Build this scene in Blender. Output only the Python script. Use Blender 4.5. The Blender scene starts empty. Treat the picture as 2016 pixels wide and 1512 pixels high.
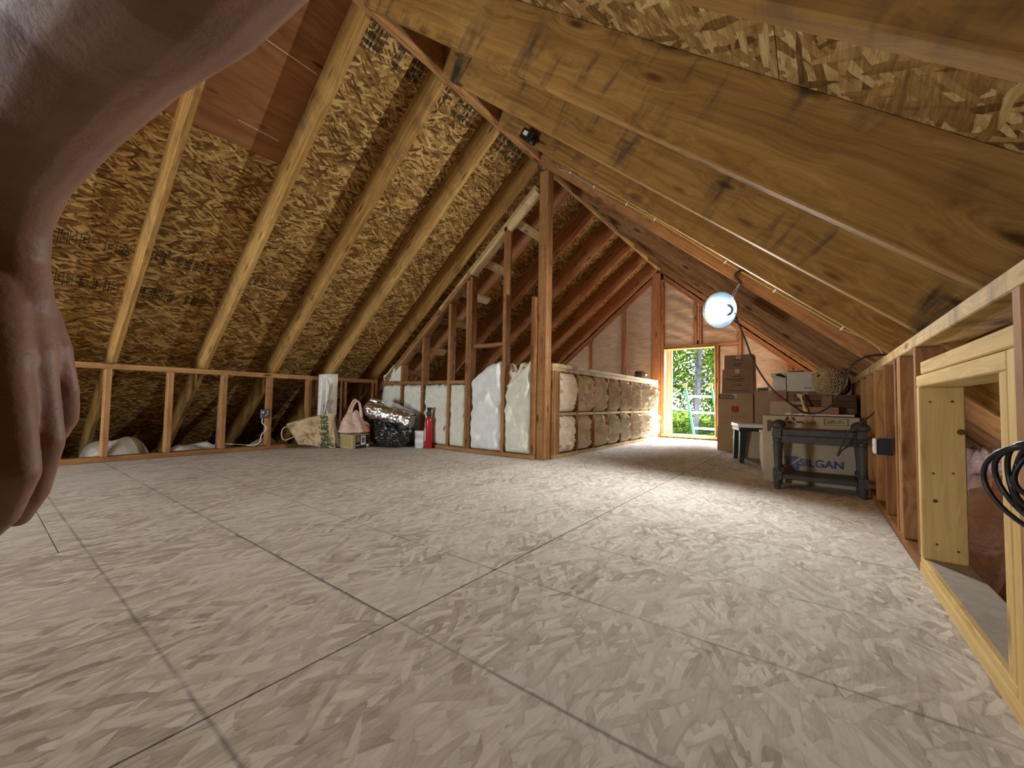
import bpy, bmesh, math, random
from mathutils import Vector, Matrix, noise
random.seed(7)
sc = bpy.context.scene
COL = sc.collection

# ------------------------------------------------------------------ camera
cam_d = bpy.data.cameras.new('camera')
cam_d.sensor_width = 36.0
cam_d.lens = 791.78 / 2016 * 36.0
cam_d.clip_start = 0.01
cam_d.clip_end = 300
cam = bpy.data.objects.new('camera', cam_d)
COL.objects.link(cam)
_r = Vector((0.80179106, 0.59732592, 0.01824385))
_u = Vector((0.01134208, -0.04573309, 0.9988893))
_f = Vector((-0.59749682, 0.8006936, 0.0434433))
M3 = Matrix((_r, _u, -_f)).transposed()
cam.matrix_world = Matrix.Translation((0, 0, 0.54)) @ M3.to_4x4()
sc.camera = cam

# ------------------------------------------------------------------ world, lights, exposure
world = bpy.data.worlds.new('world')
sc.world = world
world.use_nodes = True
bg = world.node_tree.nodes['Background']
bg.inputs['Color'].default_value = (0.90, 0.96, 1.0, 1)
bg.inputs['Strength'].default_value = 60.0

sun_d = bpy.data.lights.new('sun', 'SUN')
sun_d.energy = 620.0
sun_d.angle = 0.02
sun_d.color = (1.0, 0.93, 0.80)
sun = bpy.data.objects.new('sun', sun_d)
sun.rotation_euler = Vector((-.26, -.58, -.77)).to_track_quat('-Z', 'Y').to_euler()
COL.objects.link(sun)

def area(name, loc, direction, sx, sy, energy, color, portal=False):
    d = bpy.data.lights.new(name, 'AREA')
    d.shape = 'RECTANGLE'; d.size = sx; d.size_y = sy
    d.energy = energy; d.color = color
    o = bpy.data.objects.new(name, d)
    o.location = loc
    o.rotation_euler = Vector(direction).to_track_quat('-Z', 'Y').to_euler()
    COL.objects.link(o)
    if portal: d.cycles.is_portal = True
    return o
# daylight comes in through the gable door and an unseen opening, added for light, behind the camera
area('door_portal', (-1.565, 6.93, 0.76), (0, -1, 0), 0.80, 1.42, 1, (1, 1, 1), True)
area('rear_opening_portal', (-3.45, -2.46, .56), (0, 1, 0), 0.56, 0.90, 1, (1, 1, 1), True)

sc.view_settings.view_transform = 'Standard'
sc.view_settings.look = 'None'
sc.view_settings.gamma = 1.0
sc.view_settings.use_curve_mapping = False
sc.view_settings.exposure = 0.34
cy = sc.cycles
cy.max_bounces = 7; cy.diffuse_bounces = 5; cy.glossy_bounces = 3; cy.transmission_bounces = 3; cy.transparent_max_bounces = 6
cy.caustics_reflective = False; cy.caustics_refractive = False
cy.sample_clamp_indirect = 6.0
cy.use_adaptive_sampling = True; cy.adaptive_threshold = 0.03
cy.use_denoising = True

# ------------------------------------------------------------------ helpers
def link(o, parent=None):
    COL.objects.link(o)
    if parent is not None:
        o.parent = parent
        o.matrix_parent_inverse = Matrix.Translation(parent.location).inverted()
    return o

def tag(o, label=None, cat=None, group=None, kind=None):
    if label: o['label'] = label
    if cat: o['category'] = cat
    if group: o['group'] = group
    if kind: o['kind'] = kind
    return o

def empty(name, loc=(0, 0, 0), label=None, cat=None, group=None, kind=None):
    o = bpy.data.objects.new(name, None)
    o.location = loc
    o.empty_display_size = 0.05
    COL.objects.link(o)
    return tag(o, label, cat, group, kind)

class MB:
    """collects vertices and faces (world coordinates unless noted)"""
    def __init__(s): s.v = []; s.f = []
    def add(s, vs, fs):
        b = len(s.v); s.v += [tuple(p) for p in vs]; s.f += [tuple(b + i for i in q) for q in fs]
    def box(s, x0, x1, y0, y1, z0, z1, m=None):
        vs = [Vector((x, y, z)) for z in (z0, z1) for y in (y0, y1) for x in (x0, x1)]
        if m: vs = [m @ p for p in vs]
        s.add(vs, [(0, 2, 3, 1), (4, 5, 7, 6), (0, 1, 5, 4), (2, 6, 7, 3), (0, 4, 6, 2), (1, 3, 7, 5)])
    def tube(s, pts, r, n=8, cap=True, squash=None):
        pts = [Vector(p) for p in pts]
        rs = r if isinstance(r, (list, tuple)) else [r] * len(pts)
        t = (pts[1] - pts[0]).normalized()
        a = t.orthogonal().normalized()
        rings = []
        for i, p in enumerate(pts):
            if 0 < i < len(pts) - 1: t2 = (pts[i + 1] - pts[i - 1])
            elif i == 0: t2 = pts[1] - pts[0]
            else: t2 = pts[-1] - pts[-2]
            t2 = t2.normalized()
            a = (a - t2 * a.dot(t2))
            if a.length < 1e-6: a = t2.orthogonal()
            a.normalize()
            b = t2.cross(a)
            rings.append([p + (a * math.cos(k * 2 * math.pi / n) + b * math.sin(k * 2 * math.pi / n)) * rs[i] for k in range(n)])
        vs = [q for rg in rings for q in rg]
        fs = []
        for i in range(len(rings) - 1):
            for k in range(n):
                fs.append((i * n + k, i * n + (k + 1) % n, (i + 1) * n + (k + 1) % n, (i + 1) * n + k))
        if cap:
            fs.append(tuple(reversed(range(n)))); fs.append(tuple((len(rings) - 1) * n + k for k in range(n)))
        s.add(vs, fs)
    def lathe(s, prof, n=20, m=None, sq=None):
        """prof: (r, z) list; axis z"""
        vs = []
        for i, (r, z) in enumerate(prof):
            for k in range(n):
                a = 2 * math.pi * (k + .5) / n
                vs.append(Vector((r * math.cos(a), r * math.sin(a), z)))
        if m: vs = [m @ p for p in vs]
        fs = []
        for i in range(len(prof) - 1):
            for k in range(n):
                fs.append((i * n + k, i * n + (k + 1) % n, (i + 1) * n + (k + 1) % n, (i + 1) * n + k))
        fs.append(tuple(reversed(range(n)))); fs.append(tuple((len(prof) - 1) * n + k for k in range(n)))
        s.add(vs, fs)
    def grid(s, fn, nu, nv, closed_u=False):
        vs = [Vector(fn(i / (nu if closed_u else nu - 1), j / (nv - 1))) for j in range(nv) for i in range(nu)]
        fs = []
        for j in range(nv - 1):
            for i in range(nu if closed_u else nu - 1):
                i2 = (i + 1) % nu
                fs.append((j * nu + i, j * nu + i2, (j + 1) * nu + i2, (j + 1) * nu + i))
        s.add(vs, fs)
    def mesh(s, name, origin=None):
        me = bpy.data.meshes.new(name)
        o = Vector(origin) if origin is not None else Vector((0, 0, 0))
        me.from_pydata([tuple(Vector(p) - o) for p in s.v], [], s.f)
        me.validate(); me.update()
        return me
    def build(s, name, mat, parent=None, smooth=False, bevel=0, origin=None, label=None, solid=0, seg=1):
        c = origin
        if c is None:
            xs = [p[0] for p in s.v]; ys = [p[1] for p in s.v]; zs = [p[2] for p in s.v]
            c = ((min(xs) + max(xs)) / 2, (min(ys) + max(ys)) / 2, min(zs))
        me = s.mesh(name, c)
        if solid or bevel:
            bm = bmesh.new(); bm.from_mesh(me)
            if bevel:
                bmesh.ops.bevel(bm, geom=list(bm.edges), offset=bevel, segments=seg, affect='EDGES', profile=.6)
            bm.to_mesh(me); bm.free()
        if smooth:
            for p in me.polygons: p.use_smooth = True
        me.materials.append(mat)
        o = bpy.data.objects.new(name, me)
        o.location = c
        link(o, parent)
        if solid:
            md = o.modifiers.new('thickness', 'SOLIDIFY'); md.thickness = solid; md.offset = 0
        if label: o['label'] = label
        return o

def rng(p, s=1.0):
    return noise.noise(Vector(p) * s)
def fbm(p, s=1.0, o=4):
    return noise.fractal(Vector(p) * s, 0.7, 2.0, o)

# a sawn board: local X runs along its length, so the grain follows the piece
def board(name, x, y, z, mat, parent, axis=None, rot=None, bevel=0.003, label=None):
    dims = Vector((x[1] - x[0], y[1] - y[0], z[1] - z[0]))
    c = Vector(((x[0] + x[1]) / 2, (y[0] + y[1]) / 2, (z[0] + z[1]) / 2))
    if axis is None: axis = max(range(3), key=lambda k: dims[k])
    L = dims[axis]
    oth = [k for k in range(3) if k != axis]
    me = board_mesh(L, dims[oth[0]], dims[oth[1]], mat, bevel)
    o = bpy.data.objects.new(name, me)
    ax = [Vector((1, 0, 0)), Vector((0, 1, 0)), Vector((0, 0, 1))]
    X = ax[axis]; Y = ax[oth[0]]; Z = ax[oth[1]]
    if X.cross(Y).dot(Z) < 0: Z = -Z
    m = Matrix((X, Y, Z)).transposed().to_4x4()
    m = Matrix.Translation(c) @ (rot.to_4x4() if rot else Matrix.Identity(4)) @ m
    o.matrix_world = m
    link(o, parent)
    if label: o['label'] = label
    return o

_bm_cache = {}
def board_mesh(L, a, b, mat, bevel):
    key = (round(L, 4), round(a, 4), round(b, 4), mat.name, bevel)
    if key in _bm_cache: return _bm_cache[key]
    mb = MB(); mb.box(-L / 2, L / 2, -a / 2, a / 2, -b / 2, b / 2)
    me = mb.mesh('board')
    bm = bmesh.new(); bm.from_mesh(me)
    if bevel: bmesh.ops.bevel(bm, geom=list(bm.edges), offset=bevel, segments=1, affect='EDGES')
    bm.to_mesh(me); bm.free()
    me.materials.append(mat)
    _bm_cache[key] = me
    return me

# ------------------------------------------------------------------ materials
class NT:
    def __init__(s, name, rough=0.8, spec=0.3):
        s.m = bpy.data.materials.new(name); s.m.use_nodes = True
        s.n = s.m.node_tree.nodes; s.l = s.m.node_tree.links
        s.b = s.n['Principled BSDF']
        s.b.inputs['Roughness'].default_value = rough
        s.b.inputs['Specular IOR Level'].default_value = spec
    def node(s, t, **kw):
        n = s.n.new(t)
        for k, v in kw.items(): setattr(n, k, v)
        return n
    def link(s, a, b): s.l.new(a, b)
    def val(s, sock, v):
        if hasattr(v, 'is_output') or isinstance(v, bpy.types.NodeSocket): s.l.new(v, sock)
        else: sock.default_value = v
    def math(s, op, a, b=0.0, c=0.0, clamp=False):
        n = s.node('ShaderNodeMath', operation=op, use_clamp=clamp)
        s.val(n.inputs[0], a); s.val(n.inputs[1], b)
        if op in ('MULTIPLY_ADD', 'SMOOTH_MIN', 'WRAP', 'COMPARE'): s.val(n.inputs[2], c)
        return n.outputs[0]
    def vmul(s, a, vec):
        n = s.node('ShaderNodeVectorMath', operation='MULTIPLY'); s.link(a, n.inputs[0]); n.inputs[1].default_value = vec
        return n.outputs[0]
    def vadd(s, a, b):
        n = s.node('ShaderNodeVectorMath', operation='ADD'); s.val(n.inputs[0], a); s.val(n.inputs[1], b)
        return n.outputs[0]
    def rotz(s, a, ang):
        n = s.node('ShaderNodeVectorRotate', rotation_type='Z_AXIS'); s.link(a, n.inputs['Vector']); n.inputs['Angle'].default_value = ang
        return n.outputs[0]
    def noise(s, vec, scale, detail=4, rough=.55, dist=0.0):
        n = s.node('ShaderNodeTexNoise'); s.link(vec, n.inputs['Vector'])
        n.inputs['Scale'].default_value = scale; n.inputs['Detail'].default_value = detail
        n.inputs['Roughness'].default_value = rough; n.inputs['Distortion'].default_value = dist
        return n.outputs['Fac']
    def voro(s, vec, scale, feature='F1', metric='EUCLIDEAN', rnd=1.0):
        n = s.node('ShaderNodeTexVoronoi', feature=feature, distance=metric); s.link(vec, n.inputs['Vector'])
        n.inputs['Scale'].default_value = scale; n.inputs['Randomness'].default_value = rnd
        return n
    def ramp(s, fac, stops, interp='LINEAR'):
        n = s.node('ShaderNodeValToRGB'); s.val(n.inputs[0], fac)
        e = n.color_ramp; e.interpolation = interp
        while len(e.elements) < len(stops): e.elements.new(0.5)
        for el, (p, c) in zip(e.elements, stops):
            el.position = p; el.color = (*c, 1) if len(c) == 3 else c
        return n.outputs['Color']
    def mix(s, fac, a, b, mode='MIX'):
        n = s.node('ShaderNodeMix', data_type='RGBA', blend_type=mode)
        s.val(n.inputs[0], fac)
        for sock, v in ((n.inputs[6], a), (n.inputs[7], b)):
            if isinstance(v, tuple): sock.default_value = (*v, 1) if len(v) == 3 else v
            else: s.l.new(v, sock)
        return n.outputs[2]
    def obj_coord(s): return s.node('ShaderNodeTexCoord').outputs['Object']
    def rand_coord(s, amt=37.0):
        c = s.obj_coord()
        r = s.node('ShaderNodeObjectInfo').outputs['Random']
        k = s.node('ShaderNodeCombineXYZ')
        s.link(s.math('MULTIPLY', r, amt), k.inputs[0]); s.link(s.math('MULTIPLY', r, amt * 1.7), k.inputs[1]); s.link(s.math('MULTIPLY', r, amt * 2.3), k.inputs[2])
        return s.vadd(c, k.outputs[0]), r
    def bump(s, h, strength=.3, dist=.01):
        n = s.node('ShaderNodeBump'); s.link(h, n.inputs['Height'])
        n.inputs['Strength'].default_value = strength; n.inputs['Distance'].default_value = dist
        s.link(n.outputs[0], s.b.inputs['Normal'])
    def color(s, c):
        if isinstance(c, tuple): s.b.inputs['Base Color'].default_value = (*c, 1)
        else: s.link(c, s.b.inputs['Base Color'])
    def done(s): return s.m

def plain(name, c, rough=.6, metal=0.0, spec=.4, var=0.0, vs=20):
    t = NT(name, rough, spec); t.b.inputs['Metallic'].default_value = metal
    if var:
        f = t.noise(t.obj_coord(), vs, 5)
        d = tuple(max(0, k * (1 - var)) for k in c); e = tuple(min(1, k * (1 + var)) for k in c)
        t.color(t.ramp(f, [(.3, d), (.7, e)]))
    else: t.color(c)
    return t.done()

def lumber(name, dark, mid, light, stain=0.0, knots=1.0, vary=.25, grain=1.0, rough=.75):
    """sawn softwood: streaks and rings along local X, knots, per-piece tone, optional grey weather stains"""
    t = NT(name, rough, .08)
    co, rnd = t.rand_coord()
    wob = t.noise(t.vmul(co, (1.1, 4, 4)), 1.0, 2)
    kn = t.voro(t.vmul(co, (3.2, 12.0, 12.0)), 1.0)
    kdist = kn.outputs['Distance']
    ck = t.math('MULTIPLY', t.math('SUBTRACT', .55, kdist, clamp=True), .09)
    k = t.node('ShaderNodeCombineXYZ')
    sh = t.math('ADD', t.math('MULTIPLY', wob, 0.09), ck)
    t.link(sh, k.inputs[1]); t.link(sh, k.inputs[2])
    cw = t.vadd(co, k.outputs[0])
    knot = t.math('MULTIPLY', t.math('SUBTRACT', 0.19, kdist, clamp=True), 8.0 * knots, clamp=True)
    streak = t.noise(t.vmul(cw, (1.0, 46 * grain, 46 * grain)), 1.0, 4, .65)
    big = t.noise(t.vmul(co, (1.6, 5, 5)), 1.0, 2)
    tone = t.math('MULTIPLY_ADD', t.math('SUBTRACT', rnd, .5), vary, t.math('MULTIPLY_ADD', t.math('SUBTRACT', streak, .5), .85, .5))
    tone = t.math('MULTIPLY_ADD', t.math('SUBTRACT', big, .5), .40, tone)
    col = t.ramp(tone, [(.22, dark), (.50, mid), (.80, light)])
    col = t.mix(t.math('MULTIPLY', knot, .85, clamp=True), col, tuple(c * .32 for c in dark))
    if stain:
        sn = t.noise(t.vmul(co, (8.0, 1.6, 1.6)), 1.0, 4, .68)
        sm = t.math('MULTIPLY', t.math('SUBTRACT', sn, .50, clamp=True), 7.0, clamp=True)
        sm = t.math('MULTIPLY', sm, t.math('MULTIPLY', t.math('SUBTRACT', wob, .40, clamp=True), 6.0, clamp=True))
        col = t.mix(t.math('MULTIPLY', sm, stain), col, (.05, .043, .034))
    t.color(col)
    return t.done()

def osb(name, cols, lscale=1.0, dust=None, lines=False, contrast=1.0, spread=.55, edgek=.5):
    """oriented strand board: crossing layers of long flakes, each flake its own tone"""
    t = NT(name, .8, .2)
    co, rnd = t.rand_coord(11.0)
    warp = t.node('ShaderNodeTexNoise'); t.link(co, warp.inputs['Vector']); warp.inputs['Scale'].default_value = 5.0; warp.inputs['Detail'].default_value = 1
    wv = t.node('ShaderNodeVectorMath', operation='SUBTRACT'); t.link(warp.outputs['Color'], wv.inputs[0]); wv.inputs[1].default_value = (.5, .5, .5)
    cw = t.vadd(co, t.vmul(wv.outputs[0], (.05, .05, 0)))
    fac = None; edge = None; prev = None
    for i, (ang, sx, sy) in enumerate(((0.0, 8.5, 46), (spread, 10.5, 40), (-spread * 1.15, 9.5, 52))):
        v = t.rotz(t.vadd(cw, (i * 3.17, i * 1.31, i * .7)), ang)
        n = t.voro(t.vmul(v, (sx * lscale, sy * lscale, 0.0)), 1.0, 'F1', 'CHEBYCHEV')
        n.voronoi_dimensions = '2D'
        sep = t.node('ShaderNodeSeparateColor'); t.link(n.outputs['Color'], sep.inputs[0])
        pri = sep.outputs['Green']; tone = sep.outputs['Red']
        d = n.outputs['Distance']
        if fac is None: fac, edge, prev = tone, d, pri
        else:
            sel = t.math('GREATER_THAN', pri, prev)
            def mx(a_, b_):
                m_ = t.node('ShaderNodeMix', data_type='FLOAT'); t.link(sel, m_.inputs[0]); t.link(a_, m_.inputs[2]); t.link(b_, m_.inputs[3]); return m_.outputs[0]
            fac = mx(fac, tone); edge = mx(edge, d); prev = t.math('MAXIMUM', prev, pri)
    edge = t.math('MULTIPLY', t.math('SUBTRACT', edge, .38, clamp=True), 4.0, clamp=True)
    grain = t.noise(t.vmul(cw, (16 * lscale, 170 * lscale, 1)), 1.0, 3, .65)
    big = t.noise(co, 1.6, 2)
    f = t.math('MULTIPLY_ADD', t.math('SUBTRACT', grain, .5), 1.1, fac)
    f = t.math('MULTIPLY_ADD', t.math('SUBTRACT', big, .5), .25, f)
    f = t.math('MULTIPLY_ADD', t.math('SUBTRACT', f, .5), contrast, .5)
    col = t.ramp(f, [(.0, cols[0]), (.35, cols[1]), (.65, cols[2]), (1.0, cols[3])])
    spk = t.math('MULTIPLY', t.math('SUBTRACT', grain, .64, clamp=True), 5.0, clamp=True)
    col = t.mix(t.math('MULTIPLY', t.math('MULTIPLY', edge, spk), edgek * 1.8, clamp=True), col, tuple(c * .3 for c in cols[0]))
    col = t.mix(t.math('MULTIPLY', edge, edgek * .5), col, tuple(c * .6 for c in cols[0]))
    if dust:
        dn = t.noise(co, 2.6, 4, .68)
        col = t.mix(t.math('MULTIPLY', t.math('SUBTRACT', dn, .40, clamp=True), 2.2, clamp=True), col, dust)
    if lines:
        # chalk lines snapped over the joists, running across the room
        geo = t.node('ShaderNodeNewGeometry')
        sp = t.node('ShaderNodeSeparateXYZ'); t.link(geo.outputs['Position'], sp.inputs[0])
        brk = t.noise(t.vmul(geo.outputs['Position'], (3.5, 1.2, 1)), 1.0, 3, .7)
        yy = t.math('ADD', t.math('SUBTRACT', sp.outputs['Y'], .261), t.math('MULTIPLY', t.math('SUBTRACT', brk, .5), .010))
        md = t.math('PINGPONG', yy, .192)
        ln = t.math('SUBTRACT', 1.0, t.math('DIVIDE', md, .0065), clamp=True)
        near = t.math('SUBTRACT', 1.0, t.math('MULTIPLY', t.math('ABSOLUTE', t.math('SUBTRACT', sp.outputs['Y'], .7)), .55), clamp=True)
        am = t.math('MULTIPLY', t.math('MULTIPLY', ln, t.math('MULTIPLY', t.math('SUBTRACT', brk, .30, clamp=True), 4.0, clamp=True)), t.math('ADD', .12, t.math('MULTIPLY', near, .62)))
        col = t.mix(am, col, (.085, .09, .11))
    t.color(col)
    t.bump(grain, .18, .002)
    return t.done()

M = {}
M['rafter'] = lumber('rafter wood', (.15, .068, .018), (.325, .180, .054), (.53, .345, .125), stain=.4, vary=.14)
M['rafter_r'] = lumber('weathered rafter wood', (.145, .066, .019), (.315, .170, .048), (.49, .30, .098), stain=1.0, vary=.10)
M['stud'] = lumber('stud wood', (.145, .060, .023), (.315, .158, .064), (.49, .285, .13), stain=.25, vary=.22)
M['redwood'] = lumber('reddish gable wood', (.22, .075, .030), (.44, .19, .085), (.60, .32, .16), vary=.15)
M['new'] = lumber('fresh pale lumber', (.40, .25, .085), (.62, .43, .17), (.76, .58, .28), knots=.9, vary=.10)
M['whitewood'] = lumber('pale blocking wood', (.36, .25, .12), (.62, .48, .27), (.76, .64, .42), stain=.4, vary=.15)
M['plate'] = lumber('weathered plate wood', (.26, .155, .06), (.48, .32, .13), (.64, .47, .22), stain=.5, vary=.12)
M['osb_floor'] = osb('strand board floor', ((.27, .215, .175), (.49, .45, .405), (.625, .595, .555), (.78, .755, .72)), 1.2, dust=(.65, .635, .61), lines=True, contrast=.66, edgek=.55)
M['osb_roof'] = osb('strand board roof', ((.10, .045, .012), (.245, .130, .034), (.40, .235, .070), (.66, .46, .18)), 1.35, contrast=1.05)
M['osb_roof2'] = osb('strand board roof, second batch', ((.13, .062, .017), (.31, .175, .050), (.46, .285, .10), (.70, .52, .24)), .9, spread=.9, contrast=.9)
M['ply'] = lumber('plywood roof sheet', (.16, .06, .022), (.28, .125, .050), (.38, .19, .085), knots=1.2, vary=.1, grain=.35)
M['kraft'] = None
M['dark'] = plain('dark gap', (.02, .016, .012), .9)
# fibre, paper and other materials
def fibre(name, a, b, sc_=14, bump=.6, rough=.95):
    t = NT(name, rough, .1)
    c, r = t.rand_coord(5)
    n1 = t.noise(c, sc_, 6, .65, .8); n2 = t.noise(c, sc_ * 7, 3, .6)
    f = t.math('ADD', t.math('MULTIPLY', n1, .7), t.math('MULTIPLY', n2, .3))
    t.color(t.ramp(f, [(.3, a), (.65, b)]))
    t.bump(f, bump, .02)
    return t.done()
M['ebony_'] = plain('rusty nail', (.09, .05, .03), .6)
M['batt'] = fibre('white fibreglass', (.62, .62, .50), (.82, .83, .74), 9, .7)
M['batt_w'] = fibre('bright white fibreglass', (.74, .76, .74), (.88, .90, .89), 9, .7)
M['cream'] = fibre('cream fibreglass', (.74, .62, .45), (.93, .87, .75), 12, .5)
M['pink'] = fibre('pink fibreglass', (.60, .40, .40), (.84, .68, .68), 16, 1.0)
M['eave'] = fibre('grey white loose batt', (.40, .38, .33), (.68, .66, .60), 10, .9)
t = NT('kraft facing', .6, .35)
c = t.obj_coord()
n1 = t.noise(t.vmul(c, (1, 1, 3.2)), 3.2, 4, .6, 1.2); n2 = t.noise(c, 26, 3)
t.color(t.ramp(n1, [(.3, (.68, .48, .31)), (.7, (.86, .67, .48))]))
t.bump(t.math('ADD', n1, t.math('MULTIPLY', n2, .10)), .35, .05)
M['kraft'] = t.done()

def card(name, c, var=.08):
    t = NT(name, .85, .2)
    co, r = t.rand_coord(3)
    f = t.noise(co, 7, 4); g = t.noise(t.vmul(co, (220, 220, 4)), 1.0, 2)
    f = t.math('ADD', t.math('MULTIPLY', f, .75), t.math('MULTIPLY', g, .25))
    t.color(t.ramp(f, [(.3, tuple(k * (1 - var * 1.6) for k in c)), (.7, tuple(min(1, k * (1 + var)) for k in c))]))
    t.bump(g, .08, .002)
    return t.done()
M['card'] = card('brown cardboard', (.36, .235, .13))
M['card_l'] = card('light tan cardboard', (.47, .36, .225))
M['card_d'] = card('dark brown cardboard', (.26, .15, .08))
M['card_w'] = card('off white cardboard', (.66, .61, .50))
M['card_s'] = card('greyish tan cardboard', (.42, .345, .235))
M['tape'] = plain('packing tape', (.40, .27, .14), .25)
M['ink'] = plain('dark brown ink', (.085, .055, .035), .8)
M['ink_b'] = plain('blue ink', (.045, .075, .22), .7)
M['ink_g'] = plain('green ink', (.035, .085, .030), .8)
M['ink_r'] = plain('orange red ink', (.48, .115, .06), .8)
M['ink_k'] = plain('black ink', (.015, .014, .014), .6)
M['stampink'] = plain('grey stamp ink', (.035, .026, .015), .9)
M['black'] = plain('black plastic', (.012, .012, .014), .35, spec=.5)
M['rubber'] = plain('black rubber cable', (.010, .010, .012), .45, spec=.5)
M['white'] = plain('white plastic', (.78, .78, .76), .4)
M['nm'] = plain('yellow cable sheath', (.46, .40, .14), .5)
M['wire_w'] = plain('white cable sheath', (.70, .68, .60), .5)
M['navy'] = plain('dark blue box plastic', (.012, .016, .028), .5)
M['steel'] = plain('galvanised steel', (.62, .64, .66), .35, 1.0)
t = NT('spun aluminium', .22, .5); t.b.inputs['Metallic'].default_value = 1.0
t.color((.62, .78, .95)); t.bump(t.noise(t.obj_coord(), 60, 3), .15, .002); M['alu'] = t.done()
t = NT('foil', .24, .5); t.b.inputs['Metallic'].default_value = 1.0
c = t.obj_coord(); t.color((.74, .74, .75))
v = t.voro(t.vmul(c, (1, 1, 1)), 34); n1 = t.noise(c, 30, 4, .6, 1.0)
t.bump(t.math('ADD', v.outputs['Distance'], n1), .55, .012); M['foil'] = t.done()
t = NT('black bin liner', .18, .8); t.color((.012, .012, .014)); c = t.obj_coord()
t.bump(t.noise(c, 26, 3, .55, 1.0), .35, .02); M['liner'] = t.done()
t = NT('thin beige plastic film', .38, .4); c = t.obj_coord()
t.color(t.ramp(t.noise(c, 12, 4), [(.3, (.50, .33, .27)), (.7, (.70, .53, .46))])); t.bump(t.noise(c, 20, 4, .6, 1.2), .5, .02)
M['film'] = t.done()
t = NT('clear plastic film', .15, .5); t.color((.85, .86, .86)); t.b.inputs['Alpha'].default_value = .35
t.bump(t.noise(t.obj_coord(), 24, 4, .6, 1.0), .5, .02); M['clear'] = t.done()
M['red'] = plain('red enamel', (.40, .014, .022), .3, spec=.5)
M['redprint'] = plain('red print', (.62, .07, .03), .5)
M['green'] = plain('dark green resin', (.016, .036, .034), .45, spec=.4)
M['whitetop'] = plain('off white table top', (.78, .77, .70), .4)
M['ebony'] = plain('grey black painted wood', (.055, .050, .045), .55, spec=.35, var=.25, vs=30)
M['paper'] = card('brown paper', (.50, .38, .24), .12)
M['darkwood'] = lumber('dark crate wood', (.05, .026, .014), (.11, .06, .034), (.19, .11, .062), vary=.2)
M['redboard'] = lumber('reddish board', (.18, .07, .035), (.32, .15, .08), (.46, .24, .13), vary=.1)
M['wicker'] = plain('straw wicker', (.46, .34, .17), .7, var=.3, vs=60)
M['wicker_d'] = plain('dark wicker', (.13, .095, .06), .7, var=.35, vs=60)
M['pail'] = plain('cream pail plastic', (.70, .64, .52), .5)
M['carpet'] = fibre('white speckled padding', (.50, .48, .43), (.82, .82, .79), 30, .4)
M['goldbox'] = card('mustard carton', (.42, .33, .15))
M['tub'] = plain('white tub plastic', (.72, .74, .76), .4, var=.06, vs=30)
M['orange'] = plain('orange cap', (.12, .036, .002), .6, spec=.05)
M['ladder_g'] = plain('green fibreglass rail', (.003, .026, .020), .6, spec=.02)
M['ladder_w'] = plain('aluminium rung', (.75, .76, .76), .4)
t = NT('skin', .55, .35)
c = t.obj_coord(); n1 = t.noise(c, 18, 5); n2 = t.noise(c, 160, 3, .6)
t.color(t.mix(t.math('MULTIPLY', n2, .25), t.ramp(n1, [(.3, (.23, .120, .082)), (.7, (.32, .180, .125))]), (.18, .078, .055)))
t.b.inputs['Subsurface Weight'].default_value = .12; t.b.inputs['Subsurface Radius'].default_value = (.010, .004, .002)
t.bump(t.math('ADD', n2, t.math('MULTIPLY', n1, .6)), .25, .002); M['skin'] = t.done()
def leafmat(name, a, b):
    t = NT(name, .9, .0); co, r = t.rand_coord(9)
    t.color(t.ramp(t.noise(co, 3.0, 3), [(.3, a), (.7, b)]))
    return t.done()
M['leaf'] = leafmat('light green leaves', (.005, .012, .0013), (.020, .031, .0043))
M['leaf2'] = leafmat('green leaves', (.0032, .0085, .0012), (.011, .021, .0032))
M['bark'] = plain('grey bark', (.014, .014, .018), .9, var=.4, spec=.05, vs=8)
M['grass'] = leafmat('lawn', (.0014, .0032, .0006), (.0046, .0070, .0014))
M['tan_ground'] = plain('pale dry ground', (.52, .46, .38), .9, var=.2, vs=1.2)

# ------------------------------------------------------------------ room geometry
XL, XR = -4.50, 0.28            # inner faces of the two knee walls
RX0, RX1, RZ = -2.06, -1.99, 2.785
SL, SR = 0.80, 0.86
def zl(x): return 2.84 + SL * (x + 1.968)     # underside of the left rafters
def zr(x): return 2.722 - SR * (x + 1.968)    # underside of the right rafters
RD = 0.232
TL, TR = math.atan(SL), math.atan(SR)
YG = 6.80                        # inner face of the far gable
YF = -2.40                       # inner face of the gable behind the camera

# ---- floor of strand board sheets
floor = empty('floor', (0, 0, 0), 'dusty strand board subfloor with dark seams', None, None, 'structure')
xs = [XL - .09, -3.30, -2.06, -0.822, 0.385]
offs = [1.45, .2, .648, 1.9]
for i in range(4):
    ys = [YF]
    y = offs[i] - 2.44 * 3
    while y < YG + .1:
        if y > YF + .1: ys.append(y)
        y += 2.44
    ys.append(YG + .09)
    for j in range(len(ys) - 1):
        g = .0016; gx = .003
        dz = random.uniform(-.0012, .0)
        mb = MB(); mb.box(xs[i] + gx, xs[i + 1] - gx, ys[j] + g, ys[j + 1] - g, -.018 + dz, dz)
        # turn so that local X is the long (Y) side
        me = MB()
        L = ys[j + 1] - ys[j] - 2 * g; Wd = xs[i + 1] - xs[i] - 2 * gx
        me.box(-L / 2, L / 2, -Wd / 2, Wd / 2, -.018, 0)
        m_ = me.mesh('floor_sheet'); m_.materials.append(M['osb_floor'])
        o = bpy.data.objects.new('floor_sheet', m_)
        o.matrix_world = Matrix.Translation(((xs[i] + xs[i + 1]) / 2, (ys[j] + ys[j + 1]) / 2, dz)) @ Matrix.Rotation(math.pi / 2, 4, 'Z')
        link(o, floor)
mb = MB(); mb.box(XL - .09, .385, YF, YG + .09, -.30, -.022); mb.build('joist_deck', M['dark'], floor)
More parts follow.
